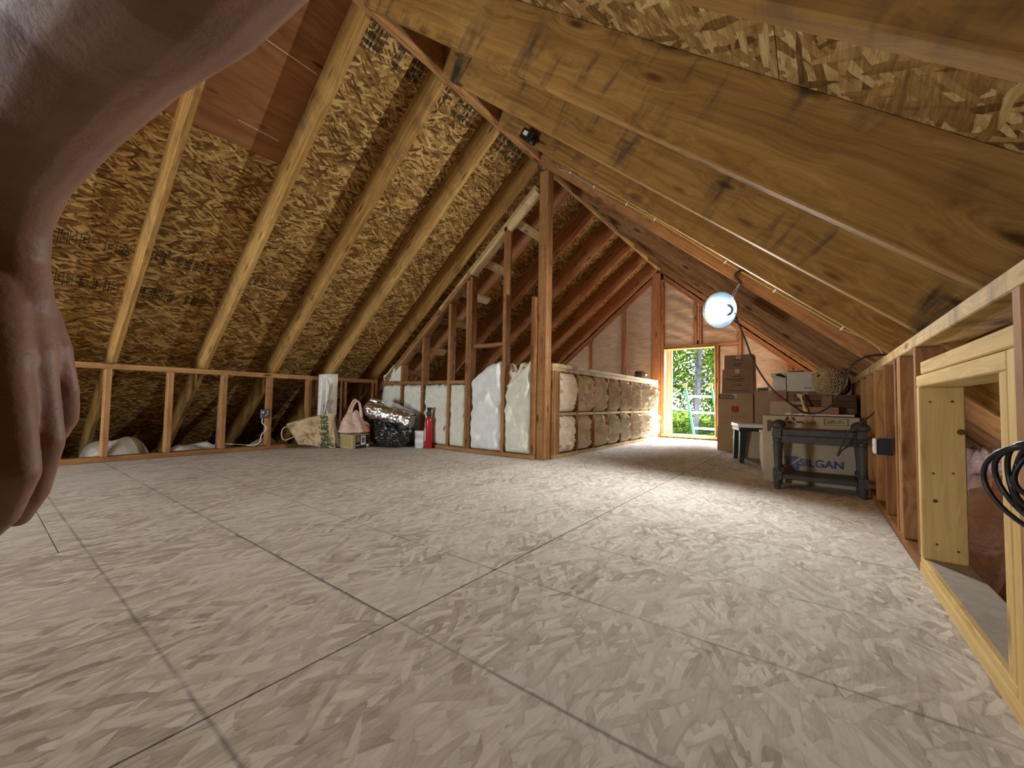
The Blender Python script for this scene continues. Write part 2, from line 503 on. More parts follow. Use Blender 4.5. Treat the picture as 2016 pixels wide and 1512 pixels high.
mb = MB(); mb.box(-6.4, XL - .09, YF, YG + .09, -.30, -.20); mb.build('eave_deck', M['dark'], floor)
mb = MB(); mb.box(.385, 1.25, YF, YG + .09, -.30, -.20); mb.build('eave_deck', M['dark'], floor)
# unseen slot added in the right eave deck to brighten the pink batts
for x0_, x1_, y0_, y1_ in ((1.25, 2.2, YF, 2.1), (1.25, 2.2, 3.2, YG + .09), (1.43, 2.2, 2.1, 3.2)):
    mb = MB(); mb.box(x0_, x1_, y0_, y1_, -.30, -.20); mb.build('eave_deck', M['dark'], floor)

# ---- roof: rafters, ridge beam, sheathing sheets
ceiling = empty('ceiling', (0, 0, 0), 'open rafter roof with bare sheathing and ridge beam', None, None, 'structure')
def rafter_mesh(theta, L, mat):
    key = ('r', round(theta, 4), round(L, 3), mat.name)
    if key in _bm_cache: return _bm_cache[key]
    k = RD * math.tan(theta)
    prof = [(0, 0), (L, 0), (L, RD), (-k, RD)]
    vs = [(u, yy, w) for yy in (-.019, .019) for (u, w) in prof]
    me = bpy.data.meshes.new('rafter')
    me.from_pydata(vs, [], [(0, 1, 2, 3), (7, 6, 5, 4), (0, 4, 5, 1), (1, 5, 6, 2), (2, 6, 7, 3), (3, 7, 4, 0)])
    bm = bmesh.new(); bm.from_mesh(me)
    bmesh.ops.recalc_face_normals(bm, faces=bm.faces)
    bmesh.ops.bevel(bm, geom=list(bm.edges), offset=.004, segments=1, affect='EDGES')
    bm.to_mesh(me); bm.free()
    me.materials.append(mat)
    _bm_cache[key] = me
    return me
def rafter(side, y, mat):
    """y: near face"""
    if side < 0:
        L = (RX0 - (-5.75)) / math.cos(TL)
        X = Vector((-math.cos(TL), 0, -math.sin(TL))); Z = Vector((-math.sin(TL), 0, math.cos(TL)))
        org = Vector((RX0, y + .019, zl(RX0))); me = rafter_mesh(TL, L, mat)
    else:
        L = (1.45 - RX1) / math.cos(TR)
        X = Vector((math.cos(TR), 0, -math.sin(TR))); Z = Vector((math.sin(TR), 0, math.cos(TR)))
        org = Vector((RX1, y + .019, zr(RX1))); me = rafter_mesh(TR, L, mat)
    Y = Z.cross(X)
    o = bpy.data.objects.new('rafter', me)
    o.matrix_world = Matrix.Translation(org) @ Matrix((X, Y, Z)).transposed().to_4x4()
    link(o, ceiling)
    return o
for k in range(-4, 11):
    rafter(-1, .656 + .61 * k, M['rafter'] if k < 5 else M['redwood'])
for k in range(-4, 11):
    rafter(1, .598 + .61 * k, M['rafter_r'] if k < 3 else (M['rafter'] if k < 4 else M['stud']))
w2 = (RX1 - RX0) / 2
for i in range(2):
    yy = [YF, .9, 3.16, YG + .09] if i == 0 else [YF, 2.0, 4.9, YG + .09]
    for j in range(3):
        board('ridge_beam', (RX0 + i * w2, RX0 + (i + 1) * w2 - .0008), (yy[j], yy[j + 1] - .001), (RZ - .004 * i, RZ + .29), M['stud'] if j < 2 else M['plate'], ceiling, axis=1, bevel=.004)

def sheet(side, s0, s1, y0, y1, mat):
    """one roof sheet between slope distances s0..s1 (measured from x=-2.03) and y0..y1"""
    g = .0015
    th = TL if side < 0 else TR
    z0 = (zl(-2.03) if side < 0 else zr(-2.03)) + RD / math.cos(th)
    X = Vector((0, 1, 0))
    D = Vector((side * math.cos(th), 0, -math.sin(th)))
    N = Vector((side * math.sin(th), 0, math.cos(th)))
    L = y1 - y0 - 2 * g; Wd = s1 - s0 - 2 * g
    mb = MB(); mb.box(-L / 2, L / 2, -Wd / 2, Wd / 2, 0, .012)
    me = mb.mesh('roof_sheet'); me.materials.append(mat)
    o = bpy.data.objects.new('roof_sheet', me)
    c = Vector((-2.03, (y0 + y1) / 2, z0)) + D * ((s0 + s1) / 2)
    Yv = N.cross(X)
    o.matrix_world = Matrix.Translation(c) @ Matrix((X, Yv, N)).transposed().to_4x4()
    link(o, ceiling)
    return o
rows = [0.0, 1.36, 2.60, 3.82, 5.04, 5.6]
for side in (-1, 1):
    for ri in range(5):
        st = (1.285 if side < 0 else 1.23) + (1.22 if ri % 2 else 0)
        ys = [YF - .1]
        y = st - 2.44 * 3
        while y < YG + .2:
            if y > YF + .1: ys.append(y)
            y += 2.44
        ys.append(YG + .3)
        for j in range(len(ys) - 1):
            mat = M['osb_roof'] if (side < 0) else M['osb_roof2']
            if side < 0 and ri == 0 and ys[j + 1] < 1.3 and ys[j + 1] > 1.2: mat = M['ply']
            sheet(side, rows[ri], rows[ri + 1], ys[j], ys[j + 1], mat)
mb = MB(); mb.box(-2.6, -1.45, YF - .1, YG + .3, 3.30, 3.34); mb.build('ridge_cap', M['dark'], ceiling)

# unseen dark sheets added over the roof to stop light leaking through seams
for side in (-1, 1):
    th = TL if side < 0 else TR
    z0 = (zl(-2.03) if side < 0 else zr(-2.03)) + RD / math.cos(th)
    D = Vector((side * math.cos(th), 0, -math.sin(th))); N = Vector((side * math.sin(th), 0, math.cos(th)))
    mb = MB()
    q = [Vector((-2.03, y_, z0)) + D * s_ + N * n_ for n_ in (.0125, .03) for (s_, y_) in ((-.02, YF - .12), (5.7, YF - .12), (5.7, YG + .32), (-.02, YG + .32))]
    mb.add(q, [(0, 1, 2, 3), (7, 6, 5, 4), (0, 4, 5, 1), (1, 5, 6, 2), (2, 6, 7, 3), (3, 7, 4, 0)])
    mb.build('roof_light_seal', M['dark'], ceiling)
# pale score lines along the plywood sheet
def slope_pt(side, s, y, lift=.0):
    th = TL if side < 0 else TR
    z0 = (zl(-2.03) if side < 0 else zr(-2.03)) + RD / math.cos(th)
    D = Vector((side * math.cos(th), 0, -math.sin(th))); N = Vector((side * math.sin(th), 0, math.cos(th)))
    return Vector((-2.03, y, z0)) + D * s - N * lift

# printed grade stamps on the underside of the sheets (illegible rows of boxes and glyph blocks)
def stamp_row(side, s, y0, y1, h, seed, dense=False):
    rd = random.Random(seed)
    mb = MB()
    def rect(a0, a1, b0, b1):
        q = [slope_pt(side, s + b, a, .0012) for a, b in ((a0, b0), (a1, b0), (a1, b1), (a0, b1))]
        mb.add(q, [(0, 1, 2, 3)])
    y = y0
    while y < y1:
        w = rd.uniform(.025, .06)
        kind = rd.random()
        t_ = .0035
        if dense or kind < .5:
            for r_ in range(4):
                b = -h / 2 + r_ * h / 4
                x = y
                while x < y + w:
                    l = rd.uniform(.004, .016)
                    if rd.random() < .8: rect(x, min(x + l, y + w), b, b + h * .14)
                    x += l + .004
            for c_ in range(3):
                x = y + rd.uniform(0, w); rect(x, x + t_, -h / 2, h / 2)
        else:
            for a0, a1, b0, b1 in ((y, y + w, -h / 2, -h / 2 + t_), (y, y + w, h / 2 - t_, h / 2), (y, y + t_, -h / 2, h / 2), (y + w - t_, y + w, -h / 2, h / 2)):
                rect(a0, a1, b0, b1)
            rect(y + w * .3, y + w * .7, -h * .22, -h * .12); rect(y + w * .3, y + w * .7, h * .05, h * .15); rect(y + w * .3, y + w * .4, -h * .2, h * .15)
        y += w + rd.uniform(.006, .022) + (rd.uniform(.03, .08) if rd.random() < .15 else 0)
    mb.build('grade_stamp', M['stampink'], ceiling)
for y0, y1 in ((.24, .62), (.71, 1.26), (1.32, 1.86)): stamp_row(-1, 2.43, y0, y1, .115, int(y0 * 100))
for y0, y1 in ((.10, .64), (.71, 1.27)): stamp_row(-1, 2.79, y0, y1, .115, int(y0 * 77) + 3)
for y0, y1 in ((1.31, 1.86), (1.93, 2.47), (2.55, 3.08)): stamp_row(-1, .285, y0, y1, .20, int(y0 * 55) + 9, True)
stamp_row(-1, 1.62, 2.60, 2.98, .06, 4)
stamp_row(1, .75, .95, 1.19, .06, 41)
mb = MB()
for s_, y0, y1 in ((.685, .75, 1.25), (1.20, .95, 1.2), (.25, .8, 1.2)):
    q = [slope_pt(-1, s_ + b, a, .001) for a, b in ((y0, 0), (y1, .006), (y1, .011), (y0, .004))]
    mb.add(q, [(0, 1, 2, 3)])
mb.build('score_line', M['card_w'], ceiling)

# ---- left knee wall
wl = empty('wall_left', (XL, 0, 0), 'low open stud knee wall on the left', None, None, 'structure')
W4 = .089
board('top_plate', (XL - W4, XL), (YF, 2.02), (.742, .786), M['stud'], wl)
board('top_plate', (XL - W4, XL), (2.022, 3.13), (.742, .786), M['stud'], wl)
board('bottom_plate', (XL - W4, XL), (YF, 3.13), (0, .042), M['stud'], wl)
for y in (-2.38, -1.79, -1.39, -.99, -.59, -.19, .21, .628, 1.02, 1.425, 1.832, 2.24, 2.665, 3.035):
    board('stud', (XL - W4, XL), (y, y + .038), (.042, .742), M['stud'], wl)
board('stud', (XL - W4, XL), (3.092, 3.13), (.042, .742), M['stud'], wl)

# ---- right knee wall, 2x6, with a framed access opening
wr = empty('wall_right', (XR, 0, 0), 'low two-by-six stud knee wall on the right with an access opening', None, None, 'structure')
W6 = .102
board('top_plate', (XR, XR + W6), (YF, 2.35), (.748, .790), M['plate'], wr)
board('top_plate', (XR, XR + W6), (2.352, YG), (.748, .790), M['plate'], wr)
board('bottom_plate', (XR, XR + W6), (YF, 1.9), (0, .037), M['new'], wr)
board('bottom_plate', (XR, XR + W6), (1.902, YG), (0, .037), M['stud'], wr)
for y in (2.185, 2.224, 2.30, 2.62, 2.99, 3.39, 3.79, 4.20, 4.60, 5.01, 5.42, 5.82, 6.23, 6.64, .60, .20, -.2, -.6, -1.0, -1.4, -1.8, -2.2):
    board('stud', (XR, XR + W6), (y, y + .038), (.037, .748), M['stud'], wr)
board('cripple_stud', (XR, XR + W6), (1.886, 1.924), (.037, .748), M['stud'], wr)
board('jamb_board', (XR, XR + W6), (1.846, 1.884), (.060, .612), M['new'], wr)
board('jamb_board', (XR, XR + W6), (1.107, 1.145), (.060, .612), M['new'], wr)
board('jamb_board', (XR, XR + W6), (1.064, 1.104), (.037, .650), M['new'], wr)
board('king_stud', (XR - .004, XR + W6), (1.018, 1.056), (.037, .748), M['stud'], wr)
board('header_board', (XR, XR + W6), (1.058, 1.815), (.651, .690), M['new'], wr)
board('header_board', (XR, XR + W6), (1.106, 1.884), (.612, .649), M['new'], wr)
board('sill_board', (XR, XR + W6), (1.107, 1.884), (.038, .060), M['new'], wr)
for x_, z_ in ((.305, .563), (.354, .565), (.308, .335), (.352, .340), (.312, .113), (.358, .100)):
    mb = MB(); mb.tube([(x_, 1.8465, z_), (x_, 1.8445, z_)], .0032, 10); mb.build('nail', M['ebony_'], wr)
for x_, z_, r_ in ((.372, .470, .0095), (.311, .248, .0055)):
    mb = MB(); mb.tube([(x_, 1.8465, z_), (x_, 1.8452, z_)], r_, 14); mb.build('knot', plain('dark knot', (.10, .05, .025), .8, var=.4, vs=200), wr)
mb = MB(); mb.box(XR + .012, XR + W6, 1.15, 1.842, .060, .0612); mb.build('sill_dust', plain('grey sill dust', (.34, .31, .27), .95, var=.15), wr)

# ---- far gable wall
wb = empty('wall_back', (-2.03, YG, 0), 'far gable wall with kraft faced insulation between reddish studs', None, None, 'structure')
DX0, DX1, DZ0, DZ1 = -1.955, -1.180, .062, 1.455
def gz(x): return (zl(x) if x < -2.03 else zr(x)) - .02
y0, y1 = YG, YG + W4
def gstud(x, z0=.038, z1=None, w=.038):
    z1 = z1 if z1 else gz(x + (w if x < -2.03 else 0) * 0 + (0 if x < -2.03 else w)) - .07
    return board('stud', (x, x + w), (y0, y1), (z0, z1), M['redwood'], wb)
board('king_post', (-2.145, -2.005), (y0 - .01, y1), (.0, 2.74), M['redwood'], wb)
board('stud', (-2.003, -1.958), (y0, y1), (.038, 2.62), M['redwood'], wb)
for x in (-2.67, -3.31, -3.95): gstud(x)
for x in (-.865, -.25, .12): gstud(x)
gstud(-1.485, 1.500); gstud(-1.418, 1.500)
board('stud', (-1.178, -1.140), (y0, y1), (.038, 1.455), M['redwood'], wb)
board('door_header', (-1.956, -.866), (y0, y1), (1.457, 1.497), M['redwood'], wb)
for (xa, xb) in ((-5.2, -2.147), (-1.956, 1.0)):
    n = 1
    sgn = 1 if xb < -2.03 else -1
    th = TL if sgn > 0 else TR
    L = (xb - xa) / math.cos(th)
    for kk in range(2):
        xm = (xa + xb) / 2
        zz = gz(xm) - .025 - kk * .047
        me = board_mesh(L, W4, .038, M['redwood'], .003)
        o = bpy.data.objects.new('rake_plate', me)
        X = Vector((math.cos(th), 0, sgn * math.sin(th))); Y = Vector((0, 1, 0)); Z = X.cross(Y)
        o.matrix_world = Matrix.Translation((xm, (y0 + y1) / 2 + kk * .0, zz)) @ Matrix((X, Y, Z)).transposed().to_4x4()
        link(o, wb)
# outer skin, with the door hole left open
def prism(mb, poly, ya, yb):
    n = len(poly)
    mb.add([(x, ya, z) for x, z in poly] + [(x, yb, z) for x, z in poly],
           [tuple(range(n))[::-1], tuple(range(n, 2 * n))] + [(i, (i + 1) % n, n + (i + 1) % n, n + i) for i in range(n)])
def gable_skin(name, ya, yb, hole, mat, parent):
    hx0, hx1, hz0, hz1 = hole
    up = .38
    zt = lambda x: (zl(x) if x < -2.03 else zr(x)) + up
    mb = MB()
    for poly in ([(-6.3, -.3), (hx0, -.3), (hx0, zt(hx0))] + ([(-2.03, zt(-2.03))] if hx0 > -2.03 else []) + [(-6.3, zt(-6.3))],
                 [(hx1, -.3), (1.9, -.3), (1.9, zt(1.9)), ] + ([(-2.03, zt(-2.03))] if hx1 < -2.03 else []) + [(hx1, zt(hx1))],
                 [(hx0, -.3), (hx1, -.3), (hx1, hz0), (hx0, hz0)],
                 [(hx0, hz1), (hx1, hz1), (hx1, zt(hx1)), (hx0, zt(hx0))]):
        prism(mb, poly, ya, yb)
    return mb.build(name, mat, parent)
gable_skin('outer_sheathing', YG + .095, YG + .115, (DX0, DX1, DZ0, DZ1), M['osb_roof'], wb)
# kraft faced panels between the studs, gently wrinkled
def facing(x0, x1, z0, zt, seed):
    def fn(u, v):
        x = x0 + (x1 - x0) * u
        top = zt(x)
        z = z0 + (top - z0) * v
        e = min(u, 1 - u) * 8
        b = .018 * min(1, e)
        w = math.sin((z * 1.0 + .45 * x) * 34 + 5 * rng((x * 2, z * 2, seed))) * .009 * max(0, min(1, (z - 1.3) * 1.0 + .25)) * min(1, e)
        return (x, YG + .040 - b - w - .008 * rng((x * 6, z * 6, seed)), z)
    mb = MB(); mb.grid(fn, 14, 60)
    o = mb.build('kraft_facing', M['kraft'], wb, smooth=True)
    md = o.modifiers.new('thickness', 'SOLIDIFY'); md.thickness = .004
top_l = lambda x: gz(x) - .08
facing(-2.63, -2.147, .04, top_l, 1); facing(-3.27, -2.672, .04, top_l, 2); facing(-3.91, -3.312, .04, top_l, 3); facing(-4.5, -3.952, .04, top_l, 4)
facing(-1.957, -1.487, 1.499, top_l, 5); facing(-1.379, -.867, 1.499, top_l, 6); facing(-.826, -.252, .04, top_l, 7)
facing(-1.138, -.867, .04, lambda x: 1.455, 8); facing(-.21, .118, .04, top_l, 9); facing(.16, .7, .04, lambda x: max(.06, top_l(x)), 10)
facing(-1.447, -1.419, 1.56, top_l, 11)

# the door opening: rough frame, sill and a narrow stop board on the outside
d1 = empty('door_1', ((DX0 + DX1) / 2, YG, 0), 'open framed doorway in the far gable', None, None, 'structure')
board('jamb', (DX0 - .002, DX0 + .014), (YG - .012, YG + .135), (DZ0, DZ1), M['new'], d1)
board('jamb', (DX1 - .014, DX1 + .002), (YG - .012, YG + .135), (DZ0, DZ1), M['new'], d1)
board('head', (DX0, DX1), (YG - .012, YG + .135), (DZ1 - .016, DZ1), M['new'], d1)
board('sill', (DX0 - .04, DX1 + .02), (YG - .02, YG + .14), (.018, DZ0), M['new'], d1)
board('stop_board', (DX0 + .075, DX0 + .100), (YG + .117, YG + .145), (DZ0, DZ1 - .02), M['new'], d1)
board('outside_casing', (DX0 + .012, DX0 + .075), (YG + .117, YG + .137), (DZ0 - .02, DZ1), M['white'], d1)

# ---- gable behind the camera, with an unseen opening added to light the room from behind
wf = empty('wall_front', (-2.03, YF, 0), 'gable wall behind the viewer with an unseen opening added for light', None, None, 'structure')
gable_skin('inner_sheathing', YF - .03, YF, (-3.73, -3.17, .11, 1.01), M['osb_roof'], wf)

# ---- partition across the left half of the room
wc = empty('wall_partition', (-3.3, 3.14, 0), 'open stud partition with white insulation running to the corner post', None, None, 'structure')
PY0, PY1 = 3.14, 3.229
def pz(x): return zl(x) - .20
board('bottom_plate', (-4.5, -2.095), (PY0, PY1), (0, .040), M['stud'], wc)
for x, z1 in ((-4.49, None), (-4.056, None), (-3.675, None), (-3.245, None), (-2.975, None), (-2.935, None), (-2.475, 2.30), (-2.13, 1.54)):
    zt_ = z1 if z1 else pz(x) + .0
    o = board('stud', (x, x + .038), (PY0, PY1), (.040, zt_), M['stud'], wc)
board('corner_post', (-2.09, -1.992), (3.19, 3.288), (0, 2.765), M['stud'], wc, label='tall square wooden corner post reaching up to the ridge beam')
for xa, xb, kk, mt in ((-4.9, -2.93, 0, 'stud'), (-2.928, -2.10, 0, 'whitewood'), (-4.9, -3.4, 1, 'stud'), (-3.398, -2.10, 1, 'plate')):
    L = (xb - xa) / math.cos(TL)
    xm = (xa + xb) / 2; zz = pz(xm) + .03 + kk * .047
    me = board_mesh(L, W4, .038, M[mt], .003)
    o = bpy.data.objects.new('rake_plate', me)
    X = Vector((math.cos(TL), 0, math.sin(TL))); Y = Vector((0, 1, 0)); Z = X.cross(Y)
    o.matrix_world = Matrix.Translation((xm, (PY0 + PY1) / 2, zz)) @ Matrix((X, Y, Z)).transposed().to_4x4()
    link(o, wc)
ry = Matrix.Rotation(-TL, 3, 'Y')
for x, mt in ((-2.40, 'whitewood'), (-2.82, 'whitewood'), (-3.16, 'whitewood'), (-3.50, 'stud'), (-3.90, 'stud'), (-4.25, 'stud')):
    z = pz(x) + .075
    board('block', (x - .045, x + .045), (PY1, 3.72), (z - .019, z + .019), M[mt], wc, axis=1, rot=ry)
for xa_, xb_ in ((-4.452, -4.058), (-4.017, -3.677), (-3.636, -3.247), (-3.206, -2.977)):
    board('fire_block', (xa_, xb_), (PY0 + .004, PY1), (.722, .760), M['stud'], wc, axis=0)
board('fire_block', (-2.896, -2.477), (PY0 + .03, PY1 + .03), (1.10, 1.138), M['stud'], wc, axis=0)

# ---- half wall beside the stair
wh = empty('wall_stair', (-2.02, 3.3, 0), 'waist high half wall with blocking and puffed insulation', None, None, 'structure')
HX0, HX1 = -2.066, -1.976
board('top_plate', (HX0, HX1), (3.29, 5.1), (.880, .918), M['whitewood'], wh)
board('top_plate', (HX0, HX1), (5.102, 6.55), (.880, .918), M['whitewood'], wh)
board('top_plate', (HX0, HX1), (3.29, 6.55), (.841, .879), M['plate'], wh)
board('bottom_plate', (HX0, HX1), (3.29, 6.55), (0, .036), M['plate'], wh)
SY = [3.398, 3.788, 4.188, 4.584, 4.984, 5.382, 5.770, 6.154, 6.512]
for y in (3.290, 3.330, 3.366) : board('stud', (HX0, HX1), (y, y + .033), (.036, .841), M['stud'], wh)
for y in SY: board('stud', (HX0, HX1), (y, y + .038), (.036, .841), M['stud'], wh)
for i in range(8): board('block', (HX0, HX1), (SY[i] + .039, SY[i + 1] - .001), (.410, .440), M['plate'], wh)
# ------------------------------------------------------------------ insulation batts (each its own thing)
ORD = ['first', 'second', 'third', 'fourth', 'fifth', 'sixth', 'seventh', 'eighth']
def batt(name, label, org, U, N, w, h, d, mat, seed, group, top=None, rough=.02, crinkle=0.0, edge=.02, nu=22, nv=36, soft=.10):
    """pillow of wool: org = lower corner on the wall plane, U across, Z up, N out of the wall"""
    org = Vector(org); U = Vector(U); N = Vector(N); Z = Vector((0, 0, 1))
    def fn(u, v):
        hh = top(u) if top else h
        eu = min(1.0, min(u, 1 - u) / soft) ** .5
        ev = min(1.0, min(v, 1 - v) / (.05 if soft < .2 else .16)) ** .5
        k = eu * ev
        p = org + U * (u * w) + Z * (v * hh)
        q = (p.x * 7 + p.y * 7, p.z * 5, seed * 3.1)
        b = d * k + rough * k * (fbm(q, 1.0, 3))
        if crinkle:
            a = u * w * 44 + 3.4 * rng((u * 2.2, v * 2.5, seed)) + 2.2 * rng((u * 5, v * 7, seed + 9))
            b += crinkle * k * (1 - 1.4 * abs(math.sin(a)) ** .7) * (.5 + 1.1 * abs(rng((u * 3, v * 4, seed + 5))))
        ju = edge * (rng((v * 9, seed, 0)) if u < .5 else rng((v * 9, seed, 7))) * (1 if (u < .06 or u > .94) else 0)
        jv = edge * .7 * (rng((u * 7, seed, 3)) if v > .5 else 0) * (1 if v > .94 else 0)
        return p + U * ju + Z * jv + N * b
    mb = MB(); mb.grid(fn, nu, nv)
    # closed back
    n0 = len(mb.v)
    def back(u, v):
        hh = top(u) if top else h
        return org + U * (u * w) + Z * (v * hh) - N * .055
    mb.grid(lambda u, v: back(1 - u, v), nu, nv)
    A = 0; B = n0
    rim = [i for i in range(nu)] + [j * nu + nu - 1 for j in range(1, nv)] + [(nv - 1) * nu + i for i in range(nu - 2, -1, -1)] + [j * nu for j in range(nv - 2, 0, -1)]
    def opp(i): return B + (i // nu) * nu + (nu - 1 - i % nu)
    for a, b2 in zip(rim, rim[1:] + rim[:1]): mb.f.append((b2, a, opp(a), opp(b2)))
    o = mb.build(name, mat, None, smooth=True)
    return tag(o, label, 'insulation', group)

gp = 'batts in the partition wall'
yb = PY0 + .030
X1, NM = (1, 0, 0), (0, -1, 0)
batt('insulation_batt', 'pale insulation batt in the leftmost bay of the partition, behind the foil roll', (-4.450, yb, .045), X1, NM, .390, .672, .022, M['batt'], 1, gp)
batt('insulation_batt', 'small triangular white batt tucked above the cross block at the left knee wall corner', (-4.430, yb, .765), X1, NM, .370, .2, .02, M['batt'], 2, gp, top=lambda u: .05 + .27 * u)
batt('insulation_batt', 'pale insulation batt between the first two tall partition studs', (-4.012, yb, .045), X1, NM, .330, .670, .022, M['batt'], 3, gp)
batt('insulation_batt', 'ragged pale batt right behind the red fire extinguisher', (-3.630, yb, .045), X1, NM, .378, .668, .024, M['batt'], 4, gp, edge=.05)
batt('insulation_batt', 'narrow pale batt left of the doubled partition studs', (-3.203, yb, .045), X1, NM, .222, .668, .024, M['batt'], 5, gp)
batt('insulation_batt', 'large bright white batt with a rounded top right of the doubled studs', (-2.890, yb, .045), X1, NM, .410, .85, .035, M['batt_w'], 6, gp, top=lambda u: .70 + .19 * math.sin(min(1, u * 1.1) * math.pi / 2), rough=.045)
batt('insulation_batt', 'large pale batt with a slanted top beside the corner post', (-2.432, yb, .045), X1, NM, .300, .9, .03, M['batt'], 7, gp, top=lambda u: .65 + .25 * u ** 1.1, rough=.03)
o = batt('insulation_scrap', 'torn curled scrap of white batt sticking up behind the slanted batt', (-2.50, yb + .085, .62), X1, NM, .26, .28, .03, M['cream'], 8, None, top=lambda u: .26 + .05 * math.sin(u * 9), rough=.06, edge=.06)
for row, (z0, z1, nm) in enumerate(((.045, .408, 'lower'), (.445, .838, 'upper'))):
    for i in range(8):
        y0_, y1_ = SY[i] + .040, SY[i + 1] - .004
        sh = random.uniform(.90, .98) if row else random.uniform(.76, .90)
        if i >= 5: sh = .96
        batt('puffed_batt', 'cream crinkled insulation puff, %s row of the half wall, %s bay from the corner post' % (nm, ORD[i]),
             (HX1 - .035, y0_, z0), (0, 1, 0), (1, 0, 0), (y1_ - y0_) * sh, z1 - z0, .070, M['cream'], 20 + row * 10 + i, 'puffed batts in the half wall', rough=.030, crinkle=.055, edge=.03, nu=56, nv=48, soft=.34)

# loose batts on the eave floors
def lump(name, label, c, sx, sy, h, mat, seed, cat='insulation', group=None, n=26, kind=None, amp=.28):
    def fn(u, v):
        a = u * 2 * math.pi; r = v
        q = Vector((c[0] + sx * r * math.cos(a), c[1] + sy * r * math.sin(a), 0))
        hh = h * max(0, 1 - r ** 4) * (1 + amp * fbm((q.x * 4, q.y * 4, seed), 1.0, 2 if amp < .6 else 4))
        return (q.x, q.y, c[2] + hh)
    mb = MB(); mb.grid(fn, 40, n, closed_u=True)
    mb.grid(lambda u, v: (c[0] + sx * v * math.cos(-u * 2 * math.pi), c[1] + sy * v * math.sin(-u * 2 * math.pi), c[2] - .002), 40, 3, closed_u=True)
    o = mb.build(name, mat, None, smooth=True)
    return tag(o, label, cat, group, kind)
lump('eave_batt', 'rounded grey white batt lying behind the leftmost visible knee wall studs', (-4.92, .78, -.20), .30, .27, .33, M['eave'], 1)
lump('eave_batt', 'flattened pale batt behind the left knee wall, nearest the white pipe', (-4.92, 1.38, -.20), .30, .32, .26, M['batt_w'], 2)
lump('eave_batt', 'thin pale batt behind the knee wall outlet box', (-4.92, 1.94, -.20), .30, .23, .25, M['eave'], 3)
lump('eave_batt', 'small pale batt at the left edge behind the hand', (-4.90, .26, -.20), .28, .23, .25, M['eave'], 5)
lump('plastic_film', 'crumpled clear plastic film behind the brown paper bag', (-4.88, 2.46, -.20), .25, .27, .27, M['clear'], 6, 'plastic')
for i, (x, y, s) in enumerate(((.80, 2.66, .29), (.80, 2.06, .29), (.80, 1.46, .29), (.80, 3.28, .30))):
    lump('pink_batt', ['fluffy pink batt seen deepest through the access opening', 'fluffy pink batt seen through the middle of the access opening', 'pink batt beside the near jamb of the access opening',
                       'pink batt under the right eave behind the doubled studs'][i],
         (x, y, -.20), .36 if x < 1 else .13, s, .31 if x < 1 else .2, M['pink'], 10 + i, group='pink batts under the right eave', amp=.9)

# white pipe behind the left wall
mb = MB(); mb.tube([(-4.66, 1.452, -.19), (-4.66, 1.462, .66)], .021, 12)
o = mb.build('drain_pipe', M['white'], None, smooth=True); tag(o, 'white plastic pipe standing behind the left knee wall', 'pipe')

# ------------------------------------------------------------------ electrical bits
def cable(name, pts, r, mat, label=None, cat=None, parent=None, n=8, group=None):
    # smooth path by Catmull-Rom
    P = [Vector(p) for p in pts]; out = []
    for i in range(len(P) - 1):
        p0 = P[max(0, i - 1)]; p1 = P[i]; p2 = P[i + 1]; p3 = P[min(len(P) - 1, i + 2)]
        for k in range(6):
            t_ = k / 6
            out.append(.5 * ((2 * p1) + (p2 - p0) * t_ + (2 * p0 - 5 * p1 + 4 * p2 - p3) * t_ ** 2 + (3 * p1 - p0 - 3 * p2 + p3) * t_ ** 3))
    out.append(P[-1])
    mb = MB(); mb.tube(out, r, n)
    o = mb.build(name, mat, parent, smooth=True)
    if label: tag(o, label, cat, group)
    return o

YC = 3.031
e = empty('house_cable', (-1.67, YC, 2.54), 'yellow sheathed cable stapled along a right hand rafter', 'cable')
pts = [(-1.802, YC, 2.658), (-1.77, YC, 2.61), (-1.667, YC, 2.543), (-1.44, YC, 2.346), (-1.159, YC, 2.118), (-.936, YC, 1.937), (-.70, YC, 1.725), (-.463, YC, 1.514), (-.183, YC, 1.275), (.0, YC, 1.125), (.145, YC, 1.002), (.241, YC, .940), (.318, YC, .850), (.35, YC, .70)]
cable('sheath', pts, .0052, M['nm'], parent=e)
for x, z in ((-1.667, 2.543), (-1.44, 2.346), (-1.159, 2.118), (-.936, 1.937), (-.463, 1.514), (-.183, 1.275), (.145, 1.002)):
    m = Matrix.Translation((x, YC - .004, z)) @ Matrix.Rotation(.70, 4, 'Y')
    mb = MB(); mb.box(-.006, .006, -.004, .006, -.012, .012, m); mb.build('staple', M['white'], e, bevel=.001)

e = empty('junction_box', (-1.66, 2.40, 2.51), 'small black junction box with a white sticker near the ridge', 'junction box')
m = Matrix.Translation((-1.665, 2.398, 2.515)) @ Matrix.Rotation(.72, 4, 'Y')
mb = MB(); mb.box(-.075, .055, -.030, .028, -.04, .035, m); mb.build('body', M['black'], e, bevel=.004)
mb = MB(); mb.box(-.05, -.005, -.032, -.0302, -.012, .018, m); mb.build('sticker', M['white'], e)
mb = MB(); mb.tube([m @ Vector((.055, -.005, -.01)), m @ Vector((.078, -.005, -.012))], .013, 10); mb.build('cable_clamp', M['black'], e)

